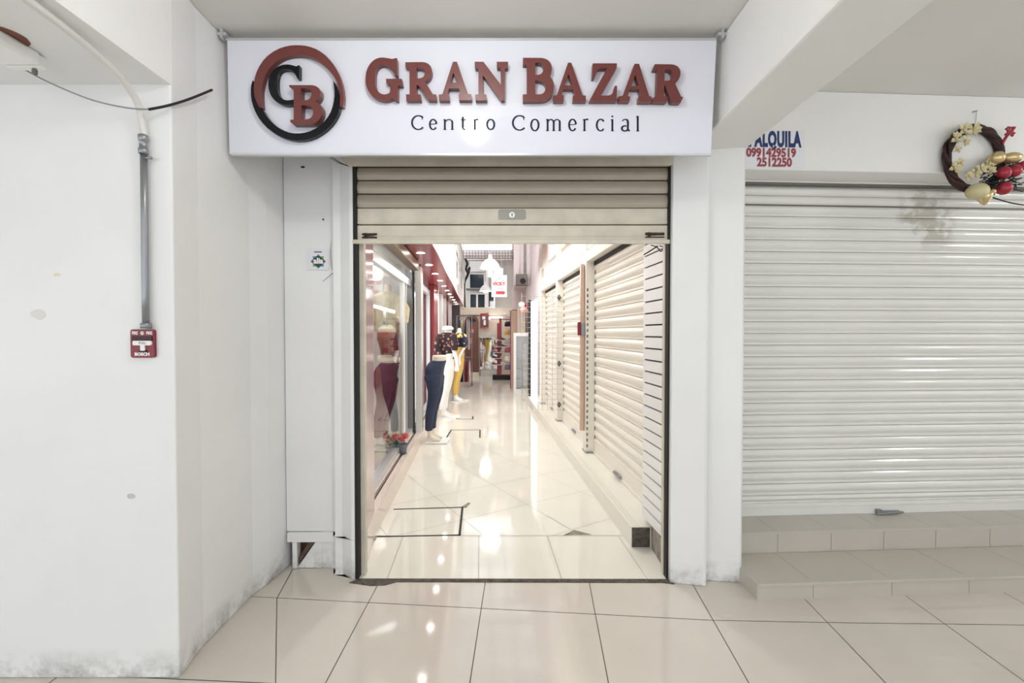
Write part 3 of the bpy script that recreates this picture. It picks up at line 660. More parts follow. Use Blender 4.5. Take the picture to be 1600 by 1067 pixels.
# loose wires on the pier
mb = MB(); mb.tube(bez([(at(526, 330, 2.70)), at(524, 355, 2.72), at(517.5, 380, 2.732), at(517, 405, 2.732), at(519, 420, 2.726), at(523, 424, 2.72), at(516, 430, 2.72), at(504, 440, 2.72)]), .0016, 6)
tag(mb.build('loose_wire', M['grey2'], None, at(504, 440, 2.72)), 'thin grey wire dangling on the pier beside the small star sticker', 'wire')
mb = MB(); mb.tube(bez([at(512, 240, 2.5), at(525, 250, 2.56), at(538, 257, 2.6), at(547, 258, 2.62)]), .0022, 6); mb.tube(bez([at(515, 246, 2.55), at(528, 254, 2.58), at(546, 260, 2.61)]), .0016, 6)
tag(mb.build('loose_wire', M['dark'], None, at(547, 258, 2.62)), 'short dark wires poking out under the sign above the pier', 'wire')
# broken floor-level hatch in the pier
hx = thing('wall_hatch', 'broken hatch frame at the foot of the white pier, open to raw brick', 'hatch', (-1.25, 2.74, 0))
HY = 2.737
def hz(px, py): p = at(px, py, HY); return p.x, p.z
mb = MB(); x0, z0 = hz(450, 846); x1, z1 = hz(529, 831); mb.box(x0, x1, HY - .012, HY + .02, z0, z1); mb.build('frame_bar', M['wall'], hx, bevel=.003)
mb = MB(); x0, _ = hz(450, 0); x1, _ = hz(457.5, 0); mb.box(x0, x1, HY - .012, HY + .04, .003, z0); mb.build('frame_bar', M['wall'], hx, bevel=.003)
a = hz(459, 880); b = hz(487, 846)
mb = MB(); mb.add([(a[0], HY + .002, a[1] - .012), (a[0] + .008, HY + .002, a[1] - .03), (b[0] + .02, HY + .002, b[1]), (b[0] - .015, HY + .002, b[1]), (a[0], HY + .05, a[1] - .012), (a[0] + .008, HY + .05, a[1] - .03), (b[0] + .02, HY + .05, b[1]), (b[0] - .015, HY + .05, b[1])], [(0, 1, 2, 3), (7, 6, 5, 4), (0, 4, 5, 1), (1, 5, 6, 2), (2, 6, 7, 3), (3, 7, 4, 0)])
mb.build('brace', M['wood_dk'], hx)
mb = MB(); mb.plate([(a[0] + .01, .003), (-1.155, .003), (-1.155, z0), (b[0] + .025, z0), (a[0] + .02, a[1] - .03)], [], .06, lambda x, z, d: Vector((x, HY + .003 + d, z))); mb.build('plaster_patch', M['wall'], hx)
mb = MB(); mb.box(-1.362, -1.165, 2.845, 2.858, .003, ZV - .005); mb.build('brick_back', M['brick'], hx)

# for-rent notice
def r_at(px, py, t):
    a = (px - 800) / F; b = (533.5 - py) / F; d = Vector((a, CP + b * SP, -SP + b * CP))
    n = Vector((-sin(RA), cos(RA), 0)); p0 = R(0, t, 0); k = (p0 - Vector((0, 0, H))).dot(n) / d.dot(n)
    return Vector((0, 0, H)) + d * k
rn = thing('rental_notice', 'white paper rental notice with blue and crimson lettering, half hidden by the beam', 'sign', r_at(1210, 262, .124))
mb = MB(); mb.plate([(1128, 201), (1257.5, 204), (1258, 263), (1128, 261)], [], .0015, lambda x, y, d: r_at(x, y, .1225) + Vector((0, d, 0))); mb.build('paper', M['paper'], rn)
def rtext(mb, s, cx, cy, size, sx, bold=0, slope=.012, mi=0, sp=1):
    add_text(mb, s, size, lambda x, y: r_at(cx + x, cy - y + slope * x, .1215), sx, sp, bold, mi)
mb = MB(); rtext(mb, 'SE ALQUILA', 1204, 218.5, 32, .50, 1.9, sp=1.12); rtext(mb, '0991429519', 1205, 239, 18.5, .84, .9, mi=1); rtext(mb, '2512250', 1210, 254, 18.5, .84, .9, mi=1)
mb.build('lettering', [M['ink_blue'], M['ink_red']], rn)

# wreath
WT = .10
def wp(px, py, t=WT): return r_at(px, py, t)
wc = wp(1522, 248)
wr = thing('wreath', 'twig wreath with gold and red baubles hanging above the closed grey shutter', 'wreath', wp(1522, 300))
kpx = (wp(1523, 248) - wp(1522, 248)).length
mb = MB()
for j in range(16):
    ph = rnd.random() * 6.28; tw = rnd.choice((2, 3, 4)); rr = rnd.uniform(.008, .026)
    pts = []
    for k in range(49):
        q = 2 * pi * k / 48; off = rr * cos(tw * q + ph); dz = rr * sin(tw * q + ph)
        r = 43 * kpx + off
        pts.append(tuple(wc + Vector((cos(RA), sin(RA), 0)) * r * cos(q) * 1.0 + Vector((0, 0, 1)) * r * 1.03 * sin(q) + Vector((sin(RA), -cos(RA), 0)) * dz))
    mb.tube(pts, .0085, 6, cap=False)
mb.build('twig_ring', M['vine'], wr)
def bauble(name, px, py, r, m, t=.05, sx=1, sz=1, cap=True):
    p = wp(px, py, t); mb = MB(); mb.ball(tuple(p), r * kpx, 16, sx, 1, sz); o = mb.build(name, m, wr)
    return o
for px, py, r, sx, sz in ((1557, 247, 10, 1, .95), (1581, 247, 10, 1.35, .8)): bauble('gold_bauble', px, py, r, M['gold'], .05, sx, sz)
for px, py, r in ((1568, 270, 9), (1585, 267, 9), (1599, 259, 7), (1569, 294, 9.5)): bauble('red_bauble', px, py, r, M['redb'], .045)
o = bauble('cream_bauble', 1527, 299, 13, M['goldp'], .045, 1.05, .9)
mb = MB(); c = wp(1538, 308, .045); mb.lathe((c.x, c.y, c.z - 12 * kpx), [(0, 0), (3 * kpx, 2 * kpx), (8 * kpx, 9 * kpx), (11 * kpx, 17 * kpx), (6 * kpx, 20 * kpx), (2 * kpx, 21 * kpx)], 14); mb.ball((c.x + 12 * kpx, c.y, c.z + 8 * kpx), 4 * kpx); mb.build('gold_bell', M['gold'], wr)
def flower(px, py, r, n=6, t=.055):
    p = wp(px, py, t); mb = MB()
    for k in range(n):
        a = 2 * pi * k / n + rnd.random(); L = r * kpx * rnd.uniform(.8, 1.2); e1 = Vector((cos(a), 0, sin(a))); e2 = Vector((-sin(a), 0, cos(a))); f = Vector((0, -.4, 0))
        base = p; tip = p + e1 * L + f * L * .6; w = L * .33
        mid = p + e1 * L * .55 + f * L * .6
        mb.add([tuple(base), tuple(mid + e2 * w), tuple(tip), tuple(mid - e2 * w)], [(0, 1, 2), (0, 2, 3)], 0)
        mb.add([tuple(base + Vector((0, .003, 0))), tuple(mid + e2 * w + Vector((0, .003, 0))), tuple(tip + Vector((0, .003, 0))), tuple(mid - e2 * w + Vector((0, .003, 0)))], [(2, 1, 0), (3, 2, 0)], 0)
    mb.ball(tuple(p + Vector((0, -.006, 0))), r * kpx * .22, 8)
    mb.build('gold_flower', M['goldp'], wr)
for px, py, r in ((1506, 203, 11), (1521, 202, 11), (1493, 216, 9), (1508, 220, 8), (1496, 234, 6), (1491, 262, 10), (1501, 254, 7), (1514, 275, 9), (1533, 264, 10), (1545, 256, 9), (1524, 270, 8), (1548, 268, 8)): flower(px, py, r)
mb = MB()
for k in range(170):
    c = wp(rnd.choice((1538, 1552, 1560, 1572, 1580)) + rnd.uniform(-8, 8), rnd.choice((262, 280, 290, 284)) + rnd.uniform(-7, 7), rnd.uniform(.05, .09)); a = rnd.uniform(-.9, 1.2); L = rnd.uniform(.03, .06)
    mb.tube([tuple(c), (c.x + L * cos(a), c.y + rnd.uniform(-.02, .02), c.z + L * sin(a) * .7)], .0028, 4)
mb.build('pine_sprig', M['pine'], wr)
mb = MB()
mb.tube(bez([wp(1566, 225, .08), wp(1573, 213, .07), wp(1580, 206, .06), wp(1585, 199, .06)]), .008, 6)
for k in range(26):
    c = wp(1577 + rnd.uniform(-6, 8), 207 + rnd.uniform(-8, 6), .06); mb.ball(tuple(c), .0075, 6)
mb.build('red_sprig', M['redb'], wr)
mb = MB(); mb.tube([wp(1523, 205, .1), wp(1525, 185, .118), wp(1526, 174, .12)], .0012, 5); mb.tube([wp(1519, 175, .12), wp(1527, 173, .105)], .004, 6); mb.build('hanging_hook', M['galv'], wr)
mb = MB(); mb.tube(bez([wp(1550, 308, .09), wp(1565, 313, .08), wp(1585, 318, .08), wp(1610, 321, .09), wp(1660, 324, .1)]), .004, 8)
tag(mb.build('black_cable', M['dark'], None, wp(1550, 308, .09)), 'thin black cable trailing sideways from below the wreath', 'cable')

# lamp of the hall, the one mirrored in the sign (it hangs from the ceiling just above the picture)
Pm = pix_on_sign(743, 203, 0); nrm = Vector((0, -cos(TILT), -sin(TILT))); vv = (Vector((0, 0, H)) - Pm).normalized()
rf = nrm * 2 * nrm.dot(vv) - vv
LZ = 2.74; kk = (LZ - Pm.z) / rf.z; LP = Pm + rf * kk
hl = thing('ceiling_globe_lamp', 'lit white globe lamp on the hall ceiling in front of the sign', 'ceiling lamp', (LP.x, LP.y, ZC))
mb = MB(); mb.ball(tuple(LP), .085, 20); mb.build('globe', M['globe_em'], hl)
mb = MB(); mb.lathe((LP.x, LP.y, LZ + .07), [(.03, 0), (.05, .03), (.05, ZC - LZ - .071), (0, ZC - LZ - .071)], 18); mb.build('lamp_base', M['white'], hl)
LP2 = (5.2, 1.5)
hl2 = thing('ceiling_globe_lamp', 'lit white globe lamp on the ceiling before the closed grey shutter', 'ceiling lamp', (LP2[0], LP2[1], ZC))
mb = MB(); mb.ball((LP2[0], LP2[1], LZ), .085, 20); mb.build('globe', M['globe_em2'], hl2)
mb = MB(); mb.lathe((LP2[0], LP2[1], LZ + .07), [(.03, 0), (.05, .03), (.05, ZC - LZ - .071), (0, ZC - LZ - .071)], 18); mb.build('lamp_base', M['white'], hl2)

# ------------------------------------------------------------------ passage: shop fronts on the mannequin side
GU = -.84
def facade_box(mb, u0, u1, v0, v1, z0, z1, mi=0): mb.box(u0, u1, v0, v1, z0, z1, mi)
# solid wall pieces between the shop windows
mb = MB(K)
mb.box(-.775, -.70, 5.74, 5.93, .165, 2.27)                    # white pier
mb.box(-1.1, -.81, 5.75, 5.95, .165, 2.27)
struct(mb.build('wall_left', M['wall_hi']))
mb = MB(K); mb.box(-.85, -.745, 7.95, 8.75, .165, 2.27); mb.box(-.8, -.74, 11.2, 11.8, .165, 2.27); struct(mb.build('trim_6', M['soffit']))
mb = MB(K); mb.box(-.85, -.745, 8.75, 8.95, .165, 2.27); mb.box(-.85, -.745, 9.75, 10.05, .165, 2.27); mb.box(-.85, -.745, 10.9, 11.2, .165, 2.27); mb.box(-1.0, -.745, 11.8, 14.6, .165, 2.27)
struct(mb.build('wall_left', M['shopwall']))
mb = MB(K); mb.box(-3.0, -2.6, 3.13, 14.6, 0, 2.4); mb.box(-2.6, -.9, 5.8, 5.9, 0, 2.4); mb.box(-2.6, -.95, 8.2, 8.3, 0, 2.4); mb.box(-2.6, -.95, 11.3, 11.4, 0, 2.4); mb.box(-2.6, -.76, 3.0, 3.12, 0, 2.4)
struct(mb.build('wall_left', M['shopwall']))
mb = MB(K); mb.box(-2.6, -1.1, 3.13, 14.6, .15, .165); struct(mb.build('floor', M['tile_in']))
mb = MB(K); mb.box(-2.6, -.9, 3.0, 14.6, 2.30, 2.36); struct(mb.build('ceiling', M['shopwall']))
# red soffit with seams
mb = MB(K)
v = 2.95
while v < 14.6:
    e = min(v + 1.2, 14.65); mb.box(-.9, -.425, v + .003, e - .003, 2.275, 2.292); v = e
mb.box(-.9, -.43, 2.95, 14.65, 2.28, 2.291, 1)
struct(mb.build('trim_7', [M['soffit'], M['dark']]))
for k in range(13):
    v = 3.95 + .85 * k
    d = thing('downlight', 'round lit downlight in the long row along the red soffit', 'downlight', K(-.59, v, 2.275), 'downlights in the red soffit')
    c = K(-.59, v, 2.274); mb = MB()
    mb.plate([(.052 * cos(q * pi / 12), .052 * sin(q * pi / 12)) for q in range(24)], [[(.042 * cos(q * pi / 12), .042 * sin(q * pi / 12)) for q in range(24)]], .006, lambda x, y, dd: Vector((c.x + x, c.y + y, c.z - .006 + dd))); mb.build('trim_ring', M['white'], d)
    mb = MB(); mb.plate([(.042 * cos(q * pi / 12), .042 * sin(q * pi / 12)) for q in range(24)], [], 0, lambda x, y, dd: Vector((c.x + x, c.y + y, c.z - .003))); mb.build('lamp_disc', M['down_em'], d)
# first shop window
wn = struct(MB(K).box(GU - .04, GU + .04, 3.13, 5.74, .19, .25).box(GU - .03, GU + .03, 3.13, 5.74, 2.0, 2.075).box(GU - .03, GU + .03, 3.13, 5.74, 2.26, 2.3).build('window_1', M['alu']))
def child(mb, name, m, par, label=None):
    o = mb.build(name, m, par)
    if label: o['label'] = label
    return o
child(MB(K).box(GU - .02, GU + .02, 5.1, 5.2, .25, 2.0), 'mullion', M['white'], wn)
child(MB(K).box(GU - .03, GU + .02, 5.32, 5.36, .25, 2.0), 'mullion', M['alu'], wn)
child(MB(K).box(GU - .03, GU + .045, 5.60, 5.66, .19, 2.26), 'window_frame', M['galv'], wn)
child(MB(K).add([(GU, 3.13, .25), (GU, 5.62, .25), (GU, 5.62, 2.0), (GU, 3.13, 2.0)], [(0, 1, 2, 3)]), 'pane', M['glass'], wn)
child(MB(K).add([(GU, 3.13, 2.075), (GU, 5.62, 2.075), (GU, 5.62, 2.26), (GU, 3.13, 2.26)], [(0, 1, 2, 3)]), 'transom_pane', M['glass'], wn)
child(MB(K).box(-.83, -.785, 5.66, 5.735, .17, 2.2), 'window_seal', M['dark'], wn)
# bronze shutter casing over the window
sh = thing('shutter_casing', 'long bronze shutter casing above the first shop window, beneath the red soffit', 'shutter casing', K(-.70, 4.2, 2.16))
MB(K).box(-.79, -.685, 3.135, 5.38, 2.165, 2.262).build('casing_body', M['bronze'], sh, bevel=.004)
MB(K).box(-.80, -.775, 3.135, 5.4, 2.145, 2.165).build('casing_lip', M['alu'], sh)
mb = MB(K); mb.box(-.785, -.69, 5.38, 5.43, 2.17, 2.257); mb.build('end_cap', M['dark'], sh, bevel=.004)
# further shop windows: one backlit white, one dark with white frames
w2 = struct(MB(K).box(GU - .03, GU + .03, 5.95, 7.95, .19, .25).box(GU - .03, GU + .03, 5.95, 7.95, 2.08, 2.16).box(GU - .03, GU + .03, 7.85, 7.93, .25, 2.1).build('window_2', M['alu']))
child(MB(K).add([(GU, 5.95, .25), (GU, 7.85, .25), (GU, 7.85, 2.08), (GU, 5.95, 2.08)], [(0, 1, 2, 3)]), 'pane', M['glass'], w2)
child(MB(K).box(-.8, -.775, 5.96, 6.05, .19, 2.2), 'side_trim', M['purple'], w2)
child(MB(K).box(-.98, -.95, 6.1, 7.85, .25, 2.05), 'backlit_panel', M['lit_panel'], w2)
w3 = struct(MB(K).box(GU - .03, GU + .03, 8.95, 9.75, .19, .25).box(GU - .03, GU + .03, 8.95, 9.75, 2.1, 2.2).box(GU - .02, GU + .03, 9.28, 9.34, .25, 2.1).build('window_3', M['white']))
child(MB(K).add([(GU, 8.95, .25), (GU, 9.75, .25), (GU, 9.75, 2.1), (GU, 8.95, 2.1)], [(0, 1, 2, 3)]), 'pane', M['win_dark'], w3)
w4 = struct(MB(K).box(GU - .03, GU + .03, 10.05, 10.9, .19, .25).box(GU - .03, GU + .03, 10.05, 10.9, 2.1, 2.2).build('window_4', M['white']))
child(MB(K).add([(GU, 10.05, .25), (GU, 10.9, .25), (GU, 10.9, 2.1), (GU, 10.05, 2.1)], [(0, 1, 2, 3)]), 'pane', M['win_dark'], w4)
p0 = at(706, 540, 13.2); p1 = at(718.5, 477, 13.2)
tag(MB().box(p0.x, p1.x, 13.2, 13.26, .2, p1.z).box(p0.x, p1.x, 13.18, 13.2, 1.0, 1.02).build('notice_board', M['grey'], None, (p0.x, 13.2, .2)), 'tall charcoal panel at the far end of the red soffit', 'panel')
# tube lights inside the shops
for k, (u, v0, v1, z) in enumerate(((-1.35, 3.5, 5.4, 2.24), (-1.9, 3.5, 5.4, 2.24), (-1.7, 8.6, 10.8, 2.24))):
    lb = ['long lit tube light over the front of the first shop window', 'long lit tube light deep inside the first shop', 'lit tube light inside the dark-framed shop'][k]
    t = thing('tube_light', lb, 'tube light', K(u, (v0 + v1) / 2, 2.3))
    MB(K).box(u - .03, u + .03, v0, v1, 2.265, 2.299).build('tube_holder', M['white'], t)
    MB(K).tube([(u, v0 + .03, 2.245), (u, v1 - .03, 2.245)], .017, 10).build('lit_tube', M['tube_em'], t)
t = thing('tube_light', 'short lit tube light slanting across the display window behind the cream blouse', 'tube light', K(-1.25, 4.9, 1.6))
a = at(584, 478, 4.72); b = at(617, 487.5, 4.76); MB().tube([tuple(a), tuple(b)], .014, 8).build('lit_tube', M['tube_em'], t)
m_ = (a + b) / 2; MB().tube([(m_.x, m_.y, m_.z - .015), (m_.x, m_.y, m_.z - .16)], .012, 8).build('tube_bracket', M['white'], t)

# gallery front above the red soffit
mb = MB(K); mb.box(-.6, -.428, 2.95, 15, 2.293, 5.4); struct(mb.build('wall_left', M['upper']))
g = struct(MB(K).box(-.43, -.41, 4.6, 14.9, 3.52, 3.60).box(-.43, -.41, 4.6, 14.9, 2.95, 3.0).build('trim_8', M['white']))
for k, v in enumerate((8.9, 11.2, 13.0)):
    wv = struct(MB(K).box(-.43, -.40, v, v + .06, 2.5, 3.5).box(-.43, -.40, v + 1.1, v + 1.16, 2.5, 3.5).build('window_%d' % (5 + k), M['white']))
    child(MB(K).box(-.43, -.42, v + .06, v + 1.1, 2.62, 3.45), 'pane', M['grey2'] if k < 2 else M['upper'], wv)
rl = thing('mesh_railing', 'white wire mesh railing along the upper gallery', 'railing', K(-.38, 10, 3.0))
mb = MB(K)
for z in (3.02, 3.14, 3.26, 3.38, 3.5): mb.tube([(-.38, 6, z), (-.38, 14.6, z)], .006, 4)
v = 6
while v < 14.6: mb.tube([(-.38, v, 3.0), (-.38, v, 3.52)], .006, 4); v += .22
mb.build('wire_mesh', M['wire'], rl); MB(K).box(-.408, -.36, 6, 14.6, 3.52, 3.56).build('top_rail', M['white'], rl)

# ------------------------------------------------------------------ passage: shutters on the other side
bays = [(3.15, 4.87, 'nearest the entrance, beside the grooved white panel'), (5.02, 6.62, 'with the wooden bar standing before it'), (6.78, 8.3, 'farthest in, behind the wire grid')]
def make_bay(v0, v1, word):
    t = thing('roller_shutter', 'closed ivory slatted roller shutter in the passage, ' + word, 'roller shutter', K(1.27, (v0 + v1) / 2, .14), 'closed shutters along the passage')
    pr = slat_profile(.28, 2.16, .098, .02, .22); n = len(pr)
    mb = MB(K); mb.add([(1.275 - o, v0, z) for o, z in pr] + [(1.275 - o, v1, z) for o, z in pr], [(i, n + i, n + i + 1, i + 1) for i in range(n - 1)]); mb.build('slat_curtain', M['shut_in'], t)
    mb = MB(K); mb.box(1.255, 1.28, v0, v1, .142, .285); mb.box(1.245, 1.255, v0, v1, .142, .16)
    bb = mb.build('bottom_bar', M['shut_in'], t)
    vm = (v0 + v1) / 2; mb = MB(K); mb.box(1.235, 1.25, vm - .09, vm + .09, .165, .185); mb.tube([(1.235, vm - .1, .17), (1.235, vm + .1, .17)], .006); mb.build('floor_bolt', M['galv'], bb)
    mb = MB(K); mb.box(1.17, 1.27, v1, v1 + .13, .14, 2.6)
    if v0 < 4:
        for k in range(28): mb.box(1.176, 1.192, v1 - .002, v1, .2 + k * .062, .232 + k * .062, 1)
    mb.box(1.26, 1.275, v1 - .01, v1, .14, 2.2, 1); mb.build('guide_post', [M['shut_in'], M['grey2']], t)
    mb = MB(K); mb.box(1.165, 1.28, v1 - .02, v1 + .15, .1405, .155); mb.build('post_foot', M['galv'], t)
    mb = MB(K); mb.box(1.17, 1.34, v0, v1, 2.19, 2.30); mb.box(1.18, 1.33, v0, v1, 2.315, 2.42); mb.box(1.25, 1.33, v0, v1, 2.15, 2.19, 1); mb.build('header', [M['shut_in'], M['dark']], t)
    return t
for b_ in bays: make_bay(*b_)
mb = MB(K); mb.box(1.285, 1.5, 2.96, 8.45, .14, 2.45); mb.box(1.22, 1.5, 2.96, 8.45, 2.43, 5.4); mb.box(1.3, 1.7, 8.45, 16, 0, 5.4)
struct(mb.build('wall_right', M['upper']))
# enamel panels over the shutters
for k, (v0, v1, c) in enumerate(((5.02, 6.55, (236, 232, 200)), (6.77, 7.58, (228, 228, 232)))):
    m = mat('upper_panel_enamel', c, .35)
    tag(MB(K).box(1.18, 1.215, v0, v1, 2.61, 3.3).build('fascia_panel', m, None, K(1.2, v0, 2.61)), ['pale yellow panel above the middle shutter of the passage', 'pale bluish panel above the farthest shutter of the passage'][k], 'panel')
aw = MB(K)
pr = [(1.2 - .42 * sin(radians(a)), 2.62 + .62 * (1 - cos(radians(90 - a)))) for a in range(0, 91, 9)]
n = len(pr); aw.add([(u, 7.6, z) for u, z in pr] + [(u, 9.4, z) for u, z in pr], [(i, i + 1, n + i + 1, n + i) for i in range(n - 1)], 0, True)
tag(aw.build('awning', M['cream'], None, K(1.2, 7.6, 2.62)), 'curved cream awning sheet over the farthest shutter', 'awning')
# grooved white panel just inside
sw = thing('slatwall_panel', 'white grooved slatwall panel just inside the opening beside the first ivory shutter', 'panel', K(1.135, 2.95, .17))
mb = MB(K)
def sw_u(v): return 1.13 + .018 * (v - 2.75)
z = .172; k = 0
while z < 2.5:
    mb.box(1.133, 1.145, 2.76, 3.10, z + .005, z + .072); z += .077
mb.build('panel_board', M['white'], sw)
MB(K).box(1.1445, 1.165, 2.765, 3.095, .175, 2.5).build('groove_backing', M['dark'], sw)
MB(K).box(1.128, 1.175, 2.735, 2.757, .17, 2.5).build('edge_trim', M['brown'], sw)
MB(K).box(1.165, 1.3, 2.74, 3.14, .0, 2.5).build('backing_frame', M['concrete'], sw)
tag(MB().tube(bez([at(1017, 383, 2.7), at(1026, 386, 2.7), at(1033, 393, 2.72), at(1036, 386, 2.7), at(1030, 384, 2.7)])
    , .003, 6).tube([at(1006, 398, 2.74), at(1016, 392, 2.72), at(1028, 384, 2.7)], .004, 6).build('bent_wire', M['grime'], None, at(1026, 386, 2.7)), 'bent dark wire hanging below the raised shutter above the grooved panel', 'wire')
# wooden bar with a red clamp
wb = thing('wooden_bar', 'tall varnished wooden bar fixed beside the first guide post of the passage', 'bar', K(1.14, 4.96, .36))
p0 = at(906, 672, 4.96); p1 = at(913, 413, 4.96)
MB().box(p0.x, K(1.169, 4.99, 0).x, 4.93, 4.99, p0.z, p1.z).build('bar', M['salmon'], wb, bevel=.004)
q0 = at(903, 524, 4.9); q1 = at(908, 503, 4.9); MB().box(q0.x, q1.x, 4.9, 4.95, q0.z, q1.z).build('red_clamp', M['alarm'], wb, bevel=.004)
q0 = at(908, 524, 4.91); q1 = at(914, 505, 4.91); MB().box(q0.x, q1.x, 4.91, 4.95, q0.z, q1.z).build('grey_clamp', M['galv'], wb, bevel=.004)
# diamond ornaments on the second post
for py in (465, 568, 632):
    c = at(873.5, py, 6.6); r = .036
    tag(MB().plate([(r, 0), (0, r * 1.25), (-r, 0), (0, -r * 1.25)], [], .012, lambda x, y, d: Vector((c.x + x, c.y - .012 + d, c.z + y))).build('diamond_ornament', M['grey'], None, c),
        'small dark diamond on the second post, ' + {465: 'the topmost one', 568: 'the middle one', 632: 'the lowest one'}[py], 'ornament')
# lit slatwall recess, pale box, grid panel, cabinet
tag(MB(K).box(1.10, 1.13, 8.46, 9.25, .12, 2.05).build('backlit_panel', M['lit_panel'], None, K(1.12, 8.9, .12)), 'tall glowing white panel past the last ivory shutter', 'panel')
tag(MB(K).box(1.06, 1.10, 9.25, 9.36, .0, 2.1).build('black_pole', M['dark'], None, K(1.08, 9.3, 0)), 'black upright beside the glowing white panel', 'pole')
gp = thing('wire_grid_panel', 'white wire display grid standing out from the shutter row across the passage edge', 'grid panel', (.42, 6.5, .3))
x0 = at(815, 640, 6.5).x; x1 = at(878, 640, 6.5).x; z0 = at(815, 640, 6.5).z; z1 = at(815, 458, 6.5).z
mb = MB(); x = x0
while x <= x1 + .01: mb.tube([(x, 6.5, z0), (x, 6.5, z1)], .0026, 4); x += .0735
z = z0
while z <= z1: mb.tube([(x0, 6.497, z), (x1, 6.497, z)], .0026, 4); z += .0735
mb.build('wire_mesh', M['wire_g'], gp)
CY = 10.6
p0 = at(802.5, 614, CY); p1 = at(832.5, 520, CY)
cbn = thing('display_cabinet', 'tall white display cabinet with a glass door behind the wire grid', 'cabinet', ((p0.x + p1.x) / 2, CY, 0))
mb = MB(); mb.box(p0.x, p0.x + .06, CY, CY + .35, .0, p1.z); mb.box(p1.x - .06, p1.x, CY, CY + .35, 0, p1.z); mb.box(p0.x + .06, p1.x - .06, CY, CY + .35, p1.z - .08, p1.z); mb.box(p0.x + .06, p1.x - .06, CY, CY + .35, 0, .12); mb.box(p0.x + .06, p1.x - .06, CY + .3, CY + .35, .12, p1.z - .08, 1); mb.build('carcass', [M['white'], M['alu']], cbn)
for k in range(4): MB().box(p0.x + .06, p0.x + .16, CY + .03, CY + .3, .32 + k * .24, .335 + k * .24).build('shelf', M['white'], cbn)
dr = MB().add([(p0.x + .06, CY + .01, .12), (p1.x - .06, CY + .01, .12), (p1.x - .06, CY + .01, p1.z - .08), (p0.x + .06, CY + .01, p1.z - .08)], [(0, 1, 2, 3)]).build('glass_door', M['glass'], cbn)
xm = (p0.x + p1.x) / 2
tag(MB().lathe((xm + .05, CY + .17, .121), [(.0, .0), (.07, .004), (.08, .1), (.08, 1.0), (.06, 1.06), (0, 1.07)], 14).build('rolled_fabric', M['whitecloth'], None, (xm + .05, CY + .17, .121)), 'white rolled fabric upright inside the display cabinet', 'fabric roll')

# partition, boxes and hanging goods past the cabinet
p0 = at(797, 603, 11.6); p1 = at(808, 485, 11.6)
pt = thing('stall_partition', 'salmon pink stall partition with a purple edge past the display cabinet', 'partition', ((p0.x + p1.x) / 2, 11.6, 0))
MB().box(p0.x + .02, p1.x + .12, 11.62, 13.5, 0, p1.z).build('partition_board', M['salmon'], pt); MB().box(p0.x, p0.x + .02, 11.6, 11.66, 0, p1.z).build('edge_strip', M['purple'], pt)
p0 = at(809, 612, 11.4); p1 = at(821, 482, 11.4)
tag(MB().box(p0.x, p1.x, 11.42, 11.5, 0, p1.z).box(p0.x - .01, p0.x + .04, 11.38, 11.43, 0, p1.z + .05).build('beige_board', M['beige'], None, (p0.x, 11.42, 0)), 'beige board with a pale wooden edge behind the display cabinet', 'board')
for px, py, r, m, lab in ((815, 476, 5.0, M['white'], 'white ball hanging above the display cabinet'), (824.5, 477.5, 5.4, M['alarm'], 'dark red ball hanging above the display cabinet'), (818, 484.5, 5.5, mat('peach_plastic', (222, 158, 140), .4), 'peach ball hanging below the white and red balls')):
    c = at(px, py, {5.0: 9.75, 5.4: 9.95, 5.5: 9.5}[r]); tag(MB().ball(tuple(c), r * 9.9 / F * .95, 14, 1.05, 1, .95).build('ball', m, None, c), lab, 'ball')
# upper storey block, speaker, conduits
mb = MB(); p0 = at(803, 445, 11.2); mb.box(p0.x, 1.6, 11.2, 15.2, p0.z, 5.4); mb.box(at(800, 480, 12.3).x, 1.6, 12.3, 15.2, at(800, 484, 12.3).z, p0.z)
struct(mb.build('wall_right', M['upper']))
for k, px in enumerate((812, 819, 821.5)):
    a = at(px, 384, 11.15); b = at(px, 432, 11.15)
    tag(MB().tube([(a.x, 11.17, 5.3), (a.x, 11.17, b.z)], .016 if k == 0 else .011, 6).build('wall_pipe', M['galv'] if k else M['shopwall'], None, (a.x, 11.17, b.z)), ['white pipe on the upper pink wall, apart from the two thin grey ones', 'thin grey pipe just above the loudspeaker, the one nearer the white pipe', 'thin grey pipe just above the loudspeaker, the one farther from the white pipe'][k], 'pipe')
spk = thing('loudspeaker', 'dark grey loudspeaker box hung at the lower edge of the upper wall', 'loudspeaker', at(815, 445, 10.95))
a = at(806, 445, 10.9); b = at(824, 428, 10.9); MB().box(a.x, b.x, 10.9, 11.17, a.z, b.z).build('speaker_box', M['grey2'], spk, bevel=.01)
c = at(817, 439, 10.89); MB().plate([(.07 * cos(q * pi / 9), .07 * sin(q * pi / 9)) for q in range(18)], [], .01, lambda x, y, d: Vector((c.x + x, 10.89 + d, c.z + y))).build('speaker_cone', M['dark'], spk)

